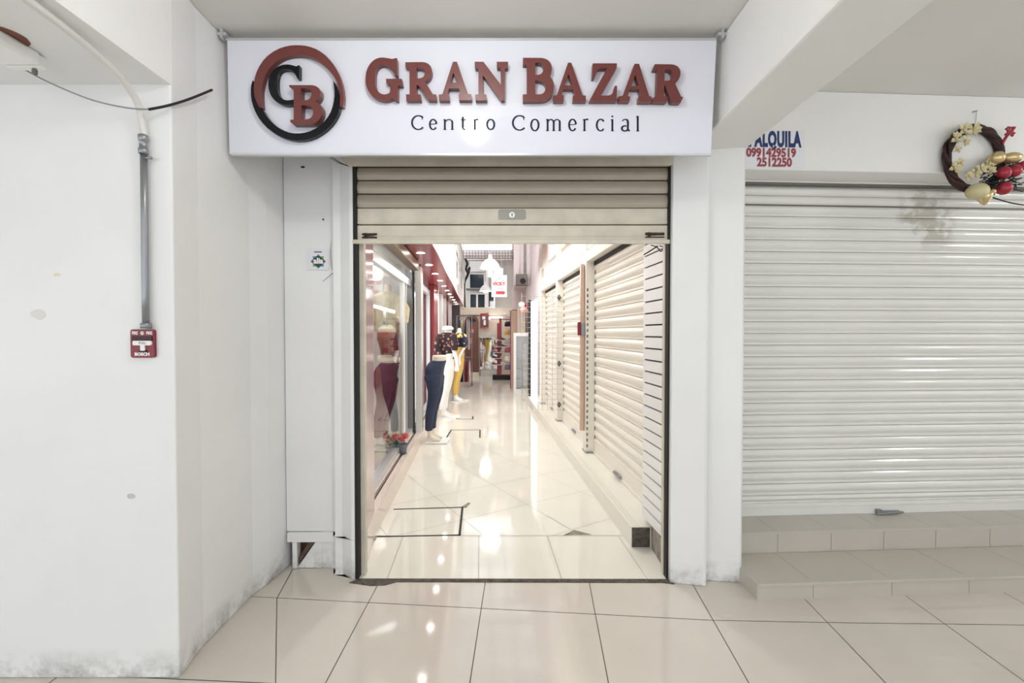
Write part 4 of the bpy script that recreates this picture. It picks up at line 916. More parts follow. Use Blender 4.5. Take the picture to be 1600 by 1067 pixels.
# pendant lamps
def pendant(px, py, Y, dia, lab, top=5.31):
    c = at(px, py, Y); r = dia / 2; pw = 85 if Y < 6 else 30 if Y < 10 else 9
    t = thing('pendant_lamp', lab, 'pendant lamp', (c.x, c.y, c.z))
    MB().lathe(c, [(r, 0), (r * .97, .02), (r * .78, .1), (r * .5, .16), (r * .22, .19), (r * .2, .25), (.02, .27)], 24).build('shade', M['white'], t)
    MB().ball((c.x, c.y, c.z + .04), r * .5, 12, 1, 1, .9).build('bulb', M['pend_em'], t)
    MB().tube([(c.x, c.y, c.z + .26), (c.x, c.y, top)], .006, 5).build('cord', M['grey2'], t)
    lamp('lamp_glow', 'POINT', (c.x, c.y, c.z - .12), pw, .14, (1, .99, .96), parent=t)
pendant(766, 419, 8.9, .40, 'larger white dome pendant lamp, nearer of the two over the passage')
pendant(758.5, 455, 13.5, .36, 'smaller white dome pendant lamp in front of the far upper windows')
pendant(762, 175, 5.6, .40, 'lit white dome pendant lamp over the passage just behind the raised shutter')
# hanging arrow sign
vy = thing('hanging_sign', 'white hanging board with red lettering VICKY and an arrow', 'sign', at(780, 464, 9.9))
a = at(768, 464, 9.9); b = at(792, 430, 9.9); MB().box(a.x, b.x, 9.9, 9.93, a.z, b.z).build('board', mat('white_sign_board', (205, 204, 202), .6), vy)
mb = MB(); YS = 9.897
wall_text(mb, 'VICKY', 779.5, 443.6, 7.4, YS, .92, .42)
c = at(782, 457.3, YS); k = YS / F
mb.plate([(-7 * k, -2.4 * k), (4 * k, -2.4 * k), (4 * k, -3.6 * k), (8 * k, 0), (4 * k, 3.6 * k), (4 * k, 2.4 * k), (-7 * k, 2.4 * k)], [], 0, lambda x, y, d: Vector((c.x + x, YS, c.z + y)))
for dx, sy in ((-6, 1), (5, -1)): mb.plate([((dx) * k, 19 * k), ((dx + 3) * k, 20 * k), ((dx + 1) * k, 17.6 * k)], [], 0, lambda x, y, d: Vector((c.x + x - 2 * k, YS, c.z + y)))
mb.plate([(-3 * k, 22 * k), (-1 * k, 23 * k), (-1.6 * k, 20 * k)], [], 0, lambda x, y, d: Vector((c.x + x, YS, c.z + y)))
for dx in (-4, 1): mb.plate([(dx * k, 6 * k), ((dx + 2.4) * k, 8 * k), ((dx + 3) * k, 6.6 * k)], [], 0, lambda x, y, d: Vector((c.x + x, YS, c.z + y)))
mb.build('lettering', mat('red_print', (150, 24, 30), .6), vy)
mb = MB(); mb.tube([(a.x + .04, 9.915, b.z), (a.x + .04, 9.915, 5.31)], .004, 4); mb.tube([(b.x - .04, 9.915, b.z), (b.x - .04, 9.915, 5.31)], .004, 4); mb.build('hanging_wire', M['galv'], vy)
a = at(762, 433, 10.6); b = at(786, 419, 10.6)
tag(MB().box(a.x, b.x, 10.6, 10.66, a.z, b.z).tube([(a.x + .04, 10.63, b.z), (a.x + .04, 10.63, 5.31)], .004, 4).tube([(b.x - .04, 10.63, b.z), (b.x - .04, 10.63, 5.31)], .004, 4).build('hanging_board', M['white'], None, (a.x, 10.6, a.z)), 'blank white board just behind and above the arrow sign', 'board')

# ------------------------------------------------------------------ far end of the passage
def E(px, py, Y=15.1): return at(px, py, Y)
BY = 15.1
mb = MB()
zl = E(760, 481).z
mb.box(-5, 4, BY, BY + .3, 0, zl); mb.box(-5, 4, BY - .12, BY, E(760, 492).z, zl)
struct(mb.build('wall_back', M['beige']))
UY = 15.6
mb = MB(); zt = 5.4
def ubox(x0, y0, x1, y1, Y0, Y1, mi=0):
    a = at(x0, y1, Y0); b = at(x1, y0, Y0); mb.box(a.x, b.x, Y0, Y1, a.z, b.z, mi)
mb.box(-5, 4, UY + .2, UY + .4, zl, zt)
ubox(723, 384, 800, 406, UY, UY + .2, 1)
struct(mb.build('wall_back', [M['concrete'], M['upper']]))
def upper_window(x0, y0, x1, y1, lab, n, split=None):
    a = at(x0, y1, UY); b = at(x1, y0, UY); w = .05
    o = struct(MB().box(a.x, b.x, UY + .1, UY + .2, a.z - w, a.z).box(a.x, b.x, UY + .1, UY + .2, b.z, b.z + w).box(a.x - w, a.x, UY + .1, UY + .2, a.z - w, b.z + w).box(b.x, b.x + w, UY + .1, UY + .2, a.z - w, b.z + w).build('window_%d' % n, M['alu']))
    child(MB().box(a.x, b.x, UY + .14, UY + .16, a.z, b.z), 'pane', M['win_dark'], o)
    if split: c = at(split, y0, UY).x; child(MB().box(c - .03, c + .03, UY + .09, UY + .14, a.z, b.z), 'mullion', M['alu'], o)
upper_window(734, 428, 755.5, 449.5, '', 8); upper_window(734.5, 459.5, 757, 480, '', 9, 745); upper_window(763.5, 455, 771, 479, '', 10)
mb = MB()
def ubox2(x0, y0, x1, y1, Y0, Y1, m, name, lab, cat):
    a = at(x0, y1, Y0); b = at(x1, y0, Y0)
    return tag(MB().box(a.x, b.x, Y0, Y1, a.z, b.z).build(name, m, None, (a.x, Y0, a.z)), lab, cat)
ubox2(757.5, 405, 763, 481, 15.2, 15.4, M['white'], 'white_column', 'slim white column between the far upper windows', 'column')
ubox2(722, 384, 724.5, 481, 14.9, 15.0, M['white'], 'white_column', 'slim white column at the end of the upper gallery', 'column')
ubox2(734, 408, 757, 424, 15.5, 15.58, M['white'], 'wall_panel', 'plain white panel above the upper far window', 'panel')
ubox2(728, 450.5, 758, 453, 15.3, 15.55, M['grey2'], 'window_ledge', 'grey ledge between the two far upper windows', 'ledge')
ubox2(726, 398, 800, 403, 14.6, 14.8, M['concrete'], 'roof_girder', 'grey roof girder across the far end of the passage', 'girder')
mb = MB(); mb.tube(bez([E(727, 404, 15.3), E(730, 412, 15.3), E(728, 420, 15.3), E(731, 428, 15.3), E(726, 440, 15.3), E(725, 455, 15.3), E(726, 480, 15.3)]), .045, 6); mb.tube(bez([E(731, 422, 15.3), E(734, 418, 15.3), E(732, 428, 15.3)]), .03, 6)
tag(mb.build('cable_bundle', M['dark'], None, E(726, 480, 14.9)), 'thick black cable bundle hanging beside the far upper windows', 'cable')
# daylit roof strip and steel mesh below it
a = at(699, 390.5, 12.6); b = at(800.5, 382, 12.6)
rs_ = thing('roof_light', 'bright daylit roof strip above the far end of the passage', 'roof light', (a.x, 12.6, a.z))
MB().box(a.x, b.x, 12.6, 12.64, a.z, b.z + .25).build('translucent_sheet', M['sky_em'], rs_)
mb = MB()
for px in (699, 724, 760, 800): x = at(px, 390, 12.58).x; mb.box(x - .015, x + .015, 12.56, 12.6, a.z, b.z + .25)
mb.build('glazing_bar', M['alu'], rs_)
me_ = thing('ceiling_mesh', 'dark wire mesh hung beneath the daylit roof strip', 'mesh', (a.x, 12.3, a.z - .3))
mb = MB()
for k in range(26): x = a.x + .08 * k; mb.tube([(x, 12.3, at(700, 404, 12.3).z), (x, 12.3, at(700, 391, 12.3).z)], .006, 4)
for py in (391, 395.5, 400, 404): z = at(700, py, 12.3).z; mb.tube([(a.x, 12.295, z), (a.x + 2.0, 12.295, z)], .006, 4)
mb.build('wire_mesh', M['grey2'], me_)
# open roof over the passage, with glazing bars
mb = MB(K)
v = 3.2
while v < 16: mb.box(-.6, 1.6, v, v + .06, 5.3, 5.4); v += .9
for v in (5.57, 8.87, 9.885, 10.6, 13.47): mb.box(-.6, 1.6, v, v + .06, 5.29, 5.4)
for u in (-.2, .3, .8): mb.box(u, u + .04, 3.2, 16, 5.32, 5.4)
struct(mb.build('window_11', M['alu']))
# arched door
ad = thing('arched_door', 'brown arched wooden door at the far end of the passage', 'door', (E(737, 582).x, BY - .12, 0))
DY = BY - .14
a = E(727, 581, DY); b = E(747.5, 492, DY); w = (b.x - a.x) / 2; cxm = (a.x + b.x) / 2; zs_ = b.z - w * 1.05
arch = [(a.x, a.z), (b.x, a.z)] + [(cxm + w * cos(radians(q)), zs_ + w * 1.05 * sin(radians(q))) for q in range(0, 181, 15)]
MB().plate(arch, [], .1, lambda x, z, d: Vector((x, DY + d, z))).build('door_leaf', M['brown'], ad)
ins = [(cxm + (x - cxm) * .84, a.z + (z - a.z) * .94 + .06) for x, z in arch]
mb = MB(); mb.plate(arch, [ins], .03, lambda x, z, d: Vector((x, DY - .03 + d, z))); mb.build('door_frame', M['brown'], ad)
MB().plate([(cxm + w * .6 * cos(radians(q)), zs_ + w * .6 * sin(radians(q))) for q in range(0, 181, 20)], [], .01, lambda x, z, d: Vector((x, DY - .012 + d, z))).build('fanlight', M['win_dark'], ad)
ubox2(735.5, 514, 740, 520, DY - .03, DY - .005, mat('pink_card', (214, 150, 150), .6), 'door_notice', 'pink card on the arched door, the upper of two', 'notice')
ubox2(731, 528.5, 737.5, 537, DY - .03, DY - .005, mat('pink_card', (206, 130, 136), .6), 'door_notice', 'pink card on the arched door, the lower of two', 'notice')
ubox2(724, 583, 748.5, 593, BY - .5, BY - .19, M['beige'], 'door_step', 'pale step in front of the arched door', 'step')
# red framed picture and mirror window
fs = thing('framed_sign', 'small red framed sign with white marks beside the arched door', 'sign', E(757, 511, BY - .16))
a = E(750.5, 511.5, BY - .16); b = E(763.5, 489.5, BY - .16); MB().box(a.x, b.x, BY - .16, BY - .121, a.z, b.z).build('red_frame', M['soffit'], fs)
a2 = E(752.5, 508.5, BY - .17); b2 = E(761.5, 493, BY - .17); MB().box(a2.x, b2.x, BY - .17, BY - .158, a2.z, b2.z).build('dark_picture', M['grey'], fs)
mb = MB(); c = E(756, 497, BY - .175); mb.box(c.x - .05, c.x + .05, BY - .175, BY - .17, c.z - .04, c.z + .06); c = E(757, 503.5, BY - .175); mb.box(c.x - .03, c.x + .04, BY - .175, BY - .17, c.z - .09, c.z + .07); mb.build('white_mark', M['white'], fs)
ubox2(764, 495, 785, 499.5, BY - .3, BY - .13, M['sky_em'], 'light_strip', 'glowing strip light above the far shop window beside the red framed sign', 'light')
mw = thing('shop_mirror', 'large mirror at the far end between the arched door and the red shoe rack', 'mirror', E(764, 577, BY - .14))
a = E(750, 577, BY - .14); b = E(778, 528, BY - .14); MB().box(a.x, b.x, BY - .14, BY - .121, a.z, b.z).build('mirror_glass', M['mirror'], mw)
MB().box(a.x - .02, b.x, BY - .16, BY - .121, b.z, b.z + .12).build('mirror_rail', M['concrete'], mw); MB().box(a.x + .02, b.x - .05, BY - .2, BY - .121, .0, a.z - .01).build('plinth', M['concrete'], mw)

# shoe rack: red frame with shelves of shoes, and bags hanging beside it
RY = 13.9
sr = thing('shoe_rack', 'red metal shoe rack near the far mirror', 'rack', (at(782, 592, RY).x, RY, 0))
xl = at(771, 590, RY).x; xr = at(797, 590, RY).x; xm = at(778.5, 590, RY).x
for x, z in ((xm, at(0, 505, RY).z), (at(782, 590, RY).x, at(0, 497, RY).z)): MB().box(x - .035, x + .035, RY - .03, RY + .03, .14, z).build('upright', M['soffit'], sr)
MB().box(at(766, 500, RY).x, xr, RY - .03, RY + .03, at(0, 498, RY).z - .03, at(0, 498, RY).z).build('top_bar', M['alarm'], sr)
MB().box(xl - .02, xr, RY - .15, RY + .15, .02, .14).build('rack_base', M['dark'], sr)
zz = []
for k, py in enumerate((528, 538, 547, 556, 566)):
    z = at(0, py + 3, RY).z; zz.append(z)
    MB().box(xl, at(792, 590, RY).x, RY - .145, RY - .034, z - .02, z).build('shelf', M['alu'], sr)
shoe_cols = [(232, 226, 216), (60, 56, 58), (214, 170, 110), (60, 92, 140), (190, 120, 120), (200, 196, 188), (90, 70, 60), (222, 206, 170), (150, 60, 66), (240, 238, 232)]
shoe_names = ['white', 'black', 'tan', 'blue', 'dusty pink', 'light grey', 'dark brown', 'sand', 'dark red', 'ivory']
tiers = ['topmost shelf', 'second shelf from the top', 'middle shelf', 'fourth shelf from the top', 'lowest shelf']
smats = [mat('shoe_leather', c, .5) for c in shoe_cols]
def shoe_mesh(x, y, z, m, name='shoe'):
    mb = MB(); L = .19
    secs = []
    vs = []; fs = []; nn = 10
    prof = [(-.5, .035, .05), (-.42, .042, .075), (-.2, .04, .075), (0, .042, .05), (.2, .046, .036), (.4, .04, .028), (.5, .02, .016)]
    for t, w, h in prof: vs += [(x + t * L, y + w * cos(2 * pi * q / nn), z + max(0, h * .5 + h * .5 * sin(2 * pi * q / nn))) for q in range(nn)]
    for i in range(len(prof) - 1):
        for q in range(nn): fs.append((i * nn + q, i * nn + (q + 1) % nn, (i + 1) * nn + (q + 1) % nn, (i + 1) * nn + q))
    fs += [tuple(range(nn))[::-1], tuple(range((len(prof) - 1) * nn, len(prof) * nn))]
    mb.add(vs, fs, 0, True); return mb.build(name, m, None, (x, y, z))
for r, z in enumerate(zz):
    for c, px in enumerate((773.5, 787)):
        ci = (r * 2 + c) % 10
        tag(shoe_mesh(at(px, 540, RY - .1).x, RY - .092, z + .0015, smats[ci]), '%s shoe on the %s of the red rack' % (shoe_names[ci], tiers[r]), 'shoe', 'shoes on the red rack')
bag_cols = [((228, 224, 220), 'white'), ((40, 36, 40), 'black'), ((212, 180, 100), 'yellow'), ((210, 190, 170), 'beige'), ((180, 90, 110), 'rose'), ((235, 230, 224), 'ivory'), ((120, 110, 130), 'mauve')]
for k, (c, nm) in enumerate(bag_cols):
    py = 492 + k * 13.5; y = 13.0; p = at(793.5, py, y); s = .085
    t = thing('handbag', '%s handbag hanging on the side of the salmon partition' % nm, 'bag', (p.x, y, p.z - s), 'handbags on the partition')
    mm = mat('bag_leather', c, .5)
    MB().loft([(p.x, y, p.z - s, .085, .05), (p.x, y, p.z - s * .6, .095, .06), (p.x, y, p.z + s * .2, .085, .05), (p.x, y, p.z + s * .7, .06, .025)], 12).build('bag_body', mm, t)
    MB().tube([(p.x + .05 * cos(radians(q)), y, p.z + s * .6 + .07 * sin(radians(q))) for q in range(0, 181, 20)], .007, 5).build('bag_handle', mm, t)
c = at(790.5, 494, 12.8)

# ------------------------------------------------------------------ floor hatches in the passage
def hatch(pts, w, lab):
    mb = MB(); P = [Vector((x, y, 0)) for x, y in pts]
    for i in range(len(P) - 1):
        d = (P[i + 1] - P[i]).normalized(); n = Vector((-d.y, d.x, 0)) * w / 2; a = P[i] - d * w / 2; b = P[i + 1] + d * w / 2
        mb.add([tuple(q + Vector((0, 0, .0034))) for q in (a - n, b - n, b + n, a + n)] + [tuple(q + Vector((0, 0, .0045))) for q in (a - n, b - n, b + n, a + n)], [(4, 5, 6, 7), (0, 1, 5, 4), (1, 2, 6, 5), (2, 3, 7, 6), (3, 0, 4, 7)])
    tag(mb.build('floor_hatch', M['dark'], None, (P[0].x, P[0].y, .0034)), lab, 'floor hatch')
hatch([(-.95, 3.655), (-.405, 3.695), (-.37, 3.185), (-.935, 3.16)], .017, 'large dark-edged floor hatch just inside the opening, along the pink kerb')
hatch([(-.893, 6.2), (-.89, 6.66), (-.47, 6.66), (-.437, 6.18)], .02, 'dark-edged floor hatch beyond the blue jeans mannequin')
hatch([(-.93, 7.75), (-.91, 7.5), (-.65, 7.5), (-.67, 7.75)], .022, 'small dark-edged floor hatch by the white-trousered mannequin')

# ------------------------------------------------------------------ mannequins
def remesh(o, vox=.011, it=9):
    m = o.modifiers.new('remesh', 'REMESH'); m.mode = 'VOXEL'; m.voxel_size = vox; m.use_smooth_shade = True
    m2 = o.modifiers.new('smooth', 'SMOOTH'); m2.iterations = it; m2.factor = .5
    return o
def floral(name, base, spots, scale):
    m = mat(name, base, .8); nt = m.node_tree; n = nt.nodes; tc = n.new('ShaderNodeTexCoord'); vo = n.new('ShaderNodeTexVoronoi'); vo.inputs['Scale'].default_value = scale
    nt.links.new(tc.outputs['Object'], vo.inputs['Vector']); r = n.new('ShaderNodeValToRGB'); r.color_ramp.interpolation = 'CONSTANT'
    r.color_ramp.elements[0].color = lin(spots[0]) + (1,); r.color_ramp.elements[1].position = .3; r.color_ramp.elements[1].color = lin(spots[1]) + (1,)
    e = r.color_ramp.elements.new(.4); e.color = lin(base) + (1,)
    nt.links.new(vo.outputs['Distance'], r.inputs[0]); nt.links.new(r.outputs[0], n['Principled BSDF'].inputs['Base Color']); return m
M['floral'] = floral('dark_floral_print', (48, 32, 34), ((176, 128, 124), (96, 62, 62)), 16)
M['floral2'] = floral('navy_floral_print', (32, 34, 62), ((226, 204, 110), (214, 190, 120)), 11)
# side-view profile of a walking-straight pair of legs: (height, back, front), metres, from the photo's jeans
LEG = [(.845, -.141, .092), (.76, -.111, .081), (.64, -.09, .072), (.55, -.092, .05), (.36, -.121, -.004), (.21, -.127, -.024), (.135, -.127, -.025)]
PEL = [(1.055, -.055, .136), (1.0, -.11, .118), (.93, -.141, .1), (.845, -.138, .09), (.77, -.112, .08), (.69, -.08, .06)]
def legs(mb, X, Y, s, fat=1.0, sep=.085, ry0=.088, zcut=0, h=1.0, skew=0):
    def sec(z, a, b, cy, ry): return (X + s * ((a + b) / 2), Y + cy, z * h, (b - a) / 2 * fat, ry * fat)
    mb.loft([sec(z, a, b, 0, r) for (z, a, b), r in zip(PEL, (.125, .14, .155, .165, .162, .08))], 20)
    for q in (1, -1):
        mb.loft([sec(z, a + q * .008, b + q * .008, q * sep * (1 if k < 2 else .92), ry0 - .0065 * k) for k, (z, a, b) in enumerate(LEG)], 16)
def feet(mb, X, Y, s, h=1.0, sep=.078):
    for q in (1, -1):
        x = X - s * .075
        mb.tube([(x, Y + q * sep, .3 * h), (x, Y + q * sep, .14 * h), (x + s * .004, Y + q * sep, .09 * h), (x + s * .03, Y + q * sep, .055), (x + s * .075, Y + q * sep, .032), (x + s * .12, Y + q * sep, .022), (x + s * .15, Y + q * sep, .016)], .03, 10, rad=[.036, .032, .033, .036, .032, .026, .012])
        mb.ball((x - s * .014, Y + q * sep, .058), .031, 10, .9, .9, 1.1)
def lower_mannequin(name, lab, X, Y, s, cloth, clothname, z0=0, h=1.0, base=True, skin='skin', top=None):
    t = thing(name, lab, 'mannequin', (X, Y, z0))
    def lift(mb):
        for p in mb.v: p.z += z0 + .02
        return mb
    mb = MB()
    def sec(z, a, b, r): return (X + s * (a + b) / 2, Y, z * h, (b - a) / 2, r)
    mb.loft([sec(1.115, -.045, .135, .118), sec(1.09, -.05, .138, .122), sec(1.05, -.05, .13, .12), sec(.95, -.12, .09, .14), sec(.8, -.1, .07, .13)], 20)
    for q in (1, -1): mb.loft([(X + s * (a + b) / 2, Y + q * .078, z * h, (b - a) / 2 * .8, .07 - .006 * k) for k, (z, a, b) in enumerate(LEG)], 12)
    feet(mb, X, Y, s, h)
    if top: top(mb)
    remesh(lift(mb).build('body', M[skin], t))
    mb = MB(); legs(mb, X, Y, s, 1.03, h=h); remesh(lift(mb).build(clothname, M[cloth], t), .011, 22)
    if base:
        mb = MB(); mb.box(X - .13, X + .16, Y - .15, Y + .15, z0 + .0035, z0 + .019); mb.build('base_plate', M['white'], t, bevel=.004)
    return t
X1 = at(682, 690, 5.95).x
lower_mannequin('leg_mannequin', 'leg mannequin wearing dark blue jeans outside the first shop window', X1, 5.95, 1, 'jeans', 'jeans', .003)
# standing mannequins with tops
def torso_pts(X, Y, z, w, d, zt):
    return [(X, Y, z, w * .95, d), (X, Y, z + (zt - z) * .25, w * .82, d * .9), (X, Y, z + (zt - z) * .55, w * .95, d * 1.05), (X, Y, z + (zt - z) * .82, w * 1.08, d * .95), (X, Y, z + (zt - z) * .95, w * .8, d * .75), (X, Y, zt, w * .42, d * .55)]
def dressed(lab, px, Y, ytop, yhem, cloth, clothname, top, topname, arm, skin='skinw', hat=False, s=1, z0=.003):
    X = at(px, 600, Y).x; zt = at(px, ytop, Y).z; zh = at(px, yhem, Y).z
    t = thing('dressed_mannequin', lab, 'mannequin', (X, Y, z0)); hh = (zh + .1) / 1.055
    mb = MB(); mb.loft([(X, Y, zh - .1, .11, .12), (X, Y, zh + .1, .1, .1), (X, Y, zt - .1, .12, .09), (X, Y, zt - .02, .1, .08), (X, Y, zt + .01, .05, .05), (X, Y, zt + .09, .045, .045), (X, Y, zt + .1, .03, .03)], 16)
    for q in (1, -1): mb.loft([(X + s * (a + b) / 2, Y + q * .078, z * hh, (b - a) / 2 * .8, .07 - .006 * k) for k, (z, a, b) in enumerate(LEG)], 12)
    feet(mb, X, Y, s, hh)
    hx, hz_ = arm
    mb.tube([(X + .1, Y - .13, zt - .06), (X + .12, Y - .16, zt - .3), (X + hx, Y - .19, hz_ + .12), (X + hx, Y - .19, hz_)], .03, 8, rad=[.045, .038, .032, .026])
    for k in range(4): mb.tube([(X + hx - .03 + k * .02, Y - .19, hz_ + .01), (X + hx - .034 + k * .022, Y - .195, hz_ - .05), (X + hx - .03 + k * .02, Y - .2, hz_ - .085 + .01 * abs(k - 1.5))], .009, 6)
    mb.tube([(X + hx + .02, Y - .19, hz_ + .03), (X + hx + .05, Y - .2, hz_ - .02)], .01, 6)
    remesh(mb.build('body', M[skin], t), .013)
    mb = MB(); legs(mb, X, Y, s, 1.04, h=hh); remesh(mb.build(clothname, M[cloth], t))
    mb = MB(); mb.loft(torso_pts(X, Y, zh, .15, .13, zt), 18)
    mb.tube([(X + .1, Y - .12, zt - .05), (X + .14, Y - .17, zt - .18), (X + .13, Y - .18, zt - .3)], .06, 10, rad=[.07, .062, .06])
    mb.tube([(X - .1, Y - .1, zt - .05), (X - .16, Y - .14, zt - .2), (X - .15, Y - .15, zt - .42), (X - .12, Y - .17, zt - .6)], .06, 10, rad=[.07, .06, .055, .045])
    remesh(mb.build(topname, M[top], t), .014)
    if hat:
        mb = MB(); mb.lathe((X, Y, zt + .02), [(.05, 0), (.09, .02), (.1, .05), (.06, .085), (0, .09)], 14); mb.build('white_collar', M['whitecloth'], t)
    mb = MB(); mb.box(X - .15, X + .2, Y - .15, Y + .15, z0 + .0004, z0 + .014); mb.build('base_plate', M['white'], t)
    return t
dressed('mannequin in a dark floral blouse and white trousers behind the blue jeans', 700, 7.7, 519, 561, 'whitecloth', 'trousers', 'floral', 'blouse', (.17, .86), hat=True)
dressed('mannequin in a navy and yellow floral blouse and mustard trousers', 717.5, 9.5, 520, 549, 'yellow', 'trousers', 'floral2', 'blouse', (.02, .82))
# display window: maroon trousers with a sequin top, cream blouse above, flowers
WZ = .166
X4 = at(606, 690, 4.95).x
def add_top(mb):
    mb.loft([(X4 + .04, 4.95, .95, .09, .12), (X4 + .02, 4.95, 1.08, .085, .11), (X4, 4.95, 1.2, .095, .13), (X4, 4.95, 1.29, .09, .14), (X4, 4.95, 1.33, .05, .06)], 18)
t4 = lower_mannequin('window_mannequin', 'mannequin in maroon trousers and a red sequin top inside the first shop window', X4, 4.95, 1, 'maroon', 'trousers', WZ, .88, True, 'skin', add_top)
mb = MB(); mb.loft([(X4 + .035, 4.95, WZ + 1.01, .1, .13), (X4 + .02, 4.95, WZ + 1.09, .094, .12), (X4, 4.95, WZ + 1.19, .106, .145), (X4, 4.95, WZ + 1.27, .102, .15)], 20); mb.build('sequin_top', M['sequin'], t4)
X5 = at(600, 480, 5.25).x; zt = at(600, 456, 5.25).z
t5 = thing('bust_mannequin', 'cream ruffled blouse on a bust stand behind the red sequin top in the shop window', 'mannequin', (X5, 5.4, WZ))
mb = MB(); mb.loft([(X5, 5.4, zt - .42, .12, .1), (X5, 5.4, zt - .25, .11, .1), (X5, 5.4, zt - .1, .13, .1), (X5, 5.4, zt - .03, .1, .08), (X5, 5.4, zt, .05, .05), (X5, 5.4, zt + .1, .045, .045)], 18); remesh(mb.build('body', M['skin'], t5), .014)
mb = MB(); mb.loft(torso_pts(X5, 5.4, zt - .46, .17, .14, zt + .01), 22)
for q in (1, -1): mb.tube([(X5 + q * .12, 5.38, zt - .06), (X5 + q * .2, 5.33, zt - .2), (X5 + q * .2, 5.3, zt - .36)], .07, 10, rad=[.07, .085, .07])
o = remesh(mb.build('blouse', M['cream'], t5), .014)
MB().tube([(X5, 5.4, zt - .42), (X5, 5.4, WZ + .02)], .014, 8).lathe((X5, 5.4, WZ), [(0, .02), (.12, .018), (.13, 0), (0, 0)], 20).build('stand_pole', M['alu'], t5)
c = at(627, 668, 4.72); c.z = WZ
fp = thing('flower_pot', 'slate pot of coral flowers and green leaves inside the first shop window', 'potted plant', (c.x, c.y, WZ))
MB().lathe((c.x, c.y, WZ), [(0, 0), (.05, 0), (.065, .1), (.07, .11), (.06, .11), (.055, .09), (0, .085)], 18).build('pot', mat('slate_pot', (104, 112, 124), .5), fp)
mb = MB()
for k in range(70):
    a = rnd.uniform(0, 6.28); r = rnd.uniform(0, .085); z = WZ + .09 + rnd.uniform(0, .1); p = Vector((c.x - .05 + r * cos(a) * 1.2, c.y + r * sin(a), z)); d = Vector((rnd.uniform(-1, 1), rnd.uniform(-1, 1), rnd.uniform(.1, 1))).normalized() * .035; w = d.cross(Vector((0, 0, 1))).normalized() * .012
    mb.add([tuple(p), tuple(p + d * .5 + w), tuple(p + d), tuple(p + d * .5 - w)], [(0, 1, 2, 3)])
mb.build('leaves', M['leaf'], fp)
for dx, dz in ((-.055, .19), (.05, .2), (.015, .17)):
    p = Vector((c.x + dx, c.y - .03, WZ + dz)); mb = MB()
    for k in range(9):
        a = k * 2 * pi / 9; mb.ball((p.x + .02 * cos(a), p.y + .012 * sin(2 * a), p.z + .02 * sin(a)), .014, 8, 1, .6, 1)
    mb.ball(tuple(p), .014, 8); mb.tube([(c.x + dx * .3, c.y, WZ + .09), tuple(p)], .003, 5); mb.build('flower', M['flower'], fp)
# ------------------------------------------------------------------ hanging garments
def garment(X, Y, zt, zb, w, d, m, lab, grp, wid=None, cat='garment', name='hanging_garment'):
    t = thing(name, lab, cat, (X, Y, zt), grp)
    mb = MB(); n = 20; vs = []; fs = []; L = 7
    for i in range(L):
        f = i / (L - 1); ww = w * (.55 + .45 * min(1, f * 3)) * (1 + .18 * f)
        for q in range(n):
            a = 2 * pi * q / n; wob = 1 + .22 * f * sin(5 * a + X * 40)
            vs.append((X + d * cos(a) * wob * (.5 + .5 * f), Y + ww * sin(a) * wob, zt - .06 - (zt - .06 - zb) * f))
    for i in range(L - 1):
        for q in range(n): fs.append((i * n + q, i * n + (q + 1) % n, (i + 1) * n + (q + 1) % n, (i + 1) * n + q))
    fs += [tuple(range(n))[::-1], tuple(range((L - 1) * n, L * n))]
    mb.add(vs, fs, 0, True); mb.build('cloth', m, t)
    MB().tube([(X, Y - w * .6, zt - .07), (X, Y, zt - .035), (X, Y + w * .6, zt - .07)], .006, 5).tube([(X, Y, zt - .035), (X, Y, zt), (X + .012, Y, zt + .018)], .004, 5).build('hanger', M['galv'], t)
    return t
GY = 12.2
zr1 = at(720, 494, GY).z; zr2 = at(720, 558, GY).z
gx0 = at(716, 500, GY).x; gx1 = at(736, 500, GY).x
gr = thing('garment_rail', 'two-tier chrome garment rail at the far end of the mannequin side', 'garment rail', ((gx0 + gx1) / 2, GY, 0))
for x in (gx0 - .04, gx1 + .02): MB().tube([(x, GY, .02), (x, GY, zr1 + .02)], .014, 8).box(x - .02, x + .02, GY - .25, GY + .25, .0035, .03).build('post', M['galv'], gr)
for z in (zr1, zr2): MB().tube([(gx0 - .04, GY, z), (gx1 + .02, GY, z)], .012, 8).build('hanging_bar', M['galv'], gr)
up = [((60, 54, 58), 'black'), ((222, 220, 216), 'white'), ((200, 170, 110), 'mustard'), ((70, 66, 90), 'dark slate'), ((226, 224, 222), 'off-white'), ((216, 206, 200), 'pale cream')]
lo = [((34, 32, 40), 'black'), ((44, 42, 76), 'navy'), ((170, 156, 186), 'lilac'), ((160, 60, 62), 'brick red'), ((178, 72, 70), 'coral red'), ((232, 230, 228), 'white')]
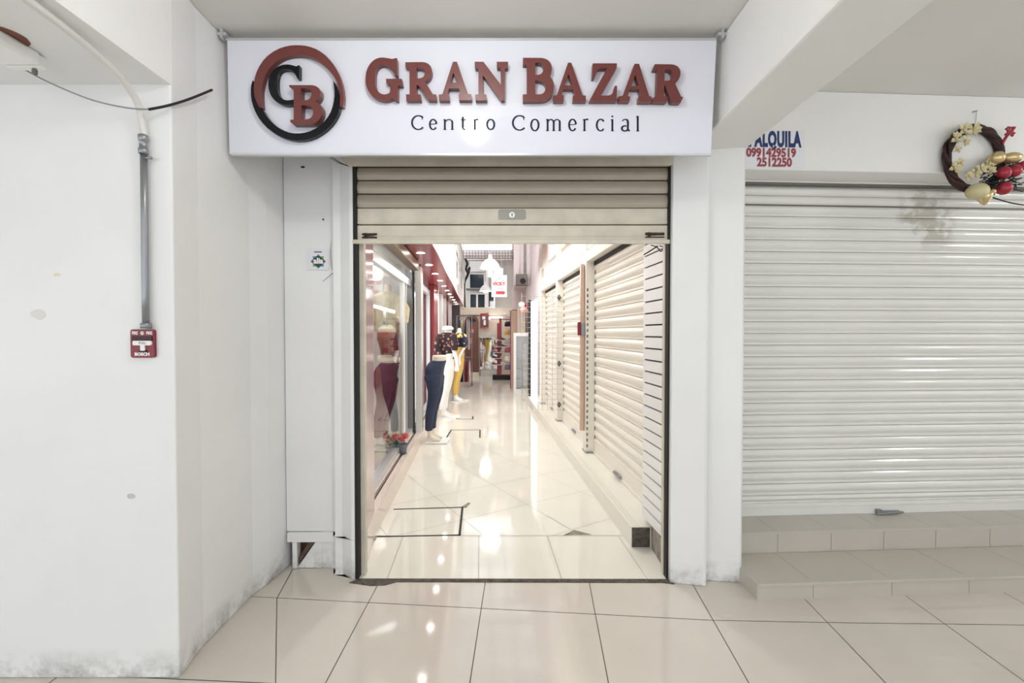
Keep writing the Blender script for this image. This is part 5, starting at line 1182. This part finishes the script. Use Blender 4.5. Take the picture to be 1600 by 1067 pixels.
for k, (c, nm) in enumerate(up):
    X = at(718.5 + k * 2.9, 500, GY).x; garment(X, GY, zr1 - .036, at(0, 536 + (k % 3) * 5, GY).z, .15, .0185, mat('garment_cloth', c, .85), '%s top on the upper bar of the garment rail' % nm, 'tops on the garment rail')
for k, (c, nm) in enumerate(lo):
    X = at(719.5 + k * 2.9, 560, GY).x; garment(X, GY, zr2 - .036, at(0, 596 - (k == 5) * 8, GY).z, .16, .0185, mat('garment_cloth', c, .85), '%s skirt on the lower bar of the garment rail' % nm, 'skirts on the garment rail')
for k, (px, c, nm) in enumerate(((611, (40, 40, 48), 'black'), (615.5, (214, 120, 132), 'pink'))):
    p = at(px, 505, 6.0 - .45); X = p.x
    garment(X, 5.62, at(px, 498, 5.62).z, at(px, 552, 5.62).z, .09, .012, mat('garment_cloth', c, .85), '%s garment hanging at the back of the first shop window' % nm, 'garments at the back of the window')

# ------------------------------------------------------------------ scraps on the white column
def scrap(px, py, w, h, m, lab, Y=1.857, name='tape_scrap'):
    c = at(px, py, Y); k = Y / F; n = 9
    pts = [(w * k / 2 * cos(2 * pi * q / n) * rnd.uniform(.7, 1.2), h * k / 2 * sin(2 * pi * q / n) * rnd.uniform(.7, 1.2)) for q in range(n)]
    tag(MB().plate(pts, [], .0012, lambda x, y, d: Vector((c.x + x, Y - .0012 + d, c.z + y))).build(name, m, None, c), lab, 'scrap')
scrap(60, 491, 28, 16, mat('clear_tape', (214, 212, 206), .3), 'torn bit of clear tape stuck on the white column, level with the alarm')
scrap(89, 429, 12, 6, mat('yellowed_tape', (222, 214, 178), .5), 'tiny yellowed scrap on the white column above the torn clear tape')
scrap(205, 775, 14, 10, mat('grey_scuff', (196, 194, 190), .8), 'grey paint chip low on the white column under the fire alarm', name='paint_chip')
scrap(473, 261, 7, 4, M['grime'], 'dark bolt hole in the white pier below the sign', 2.735, 'bolt_hole')
scrap(505, 343, 3, 3, M['grime'], 'tiny dark nail hole in the white pier above the small sticker', 2.735, 'nail_hole')
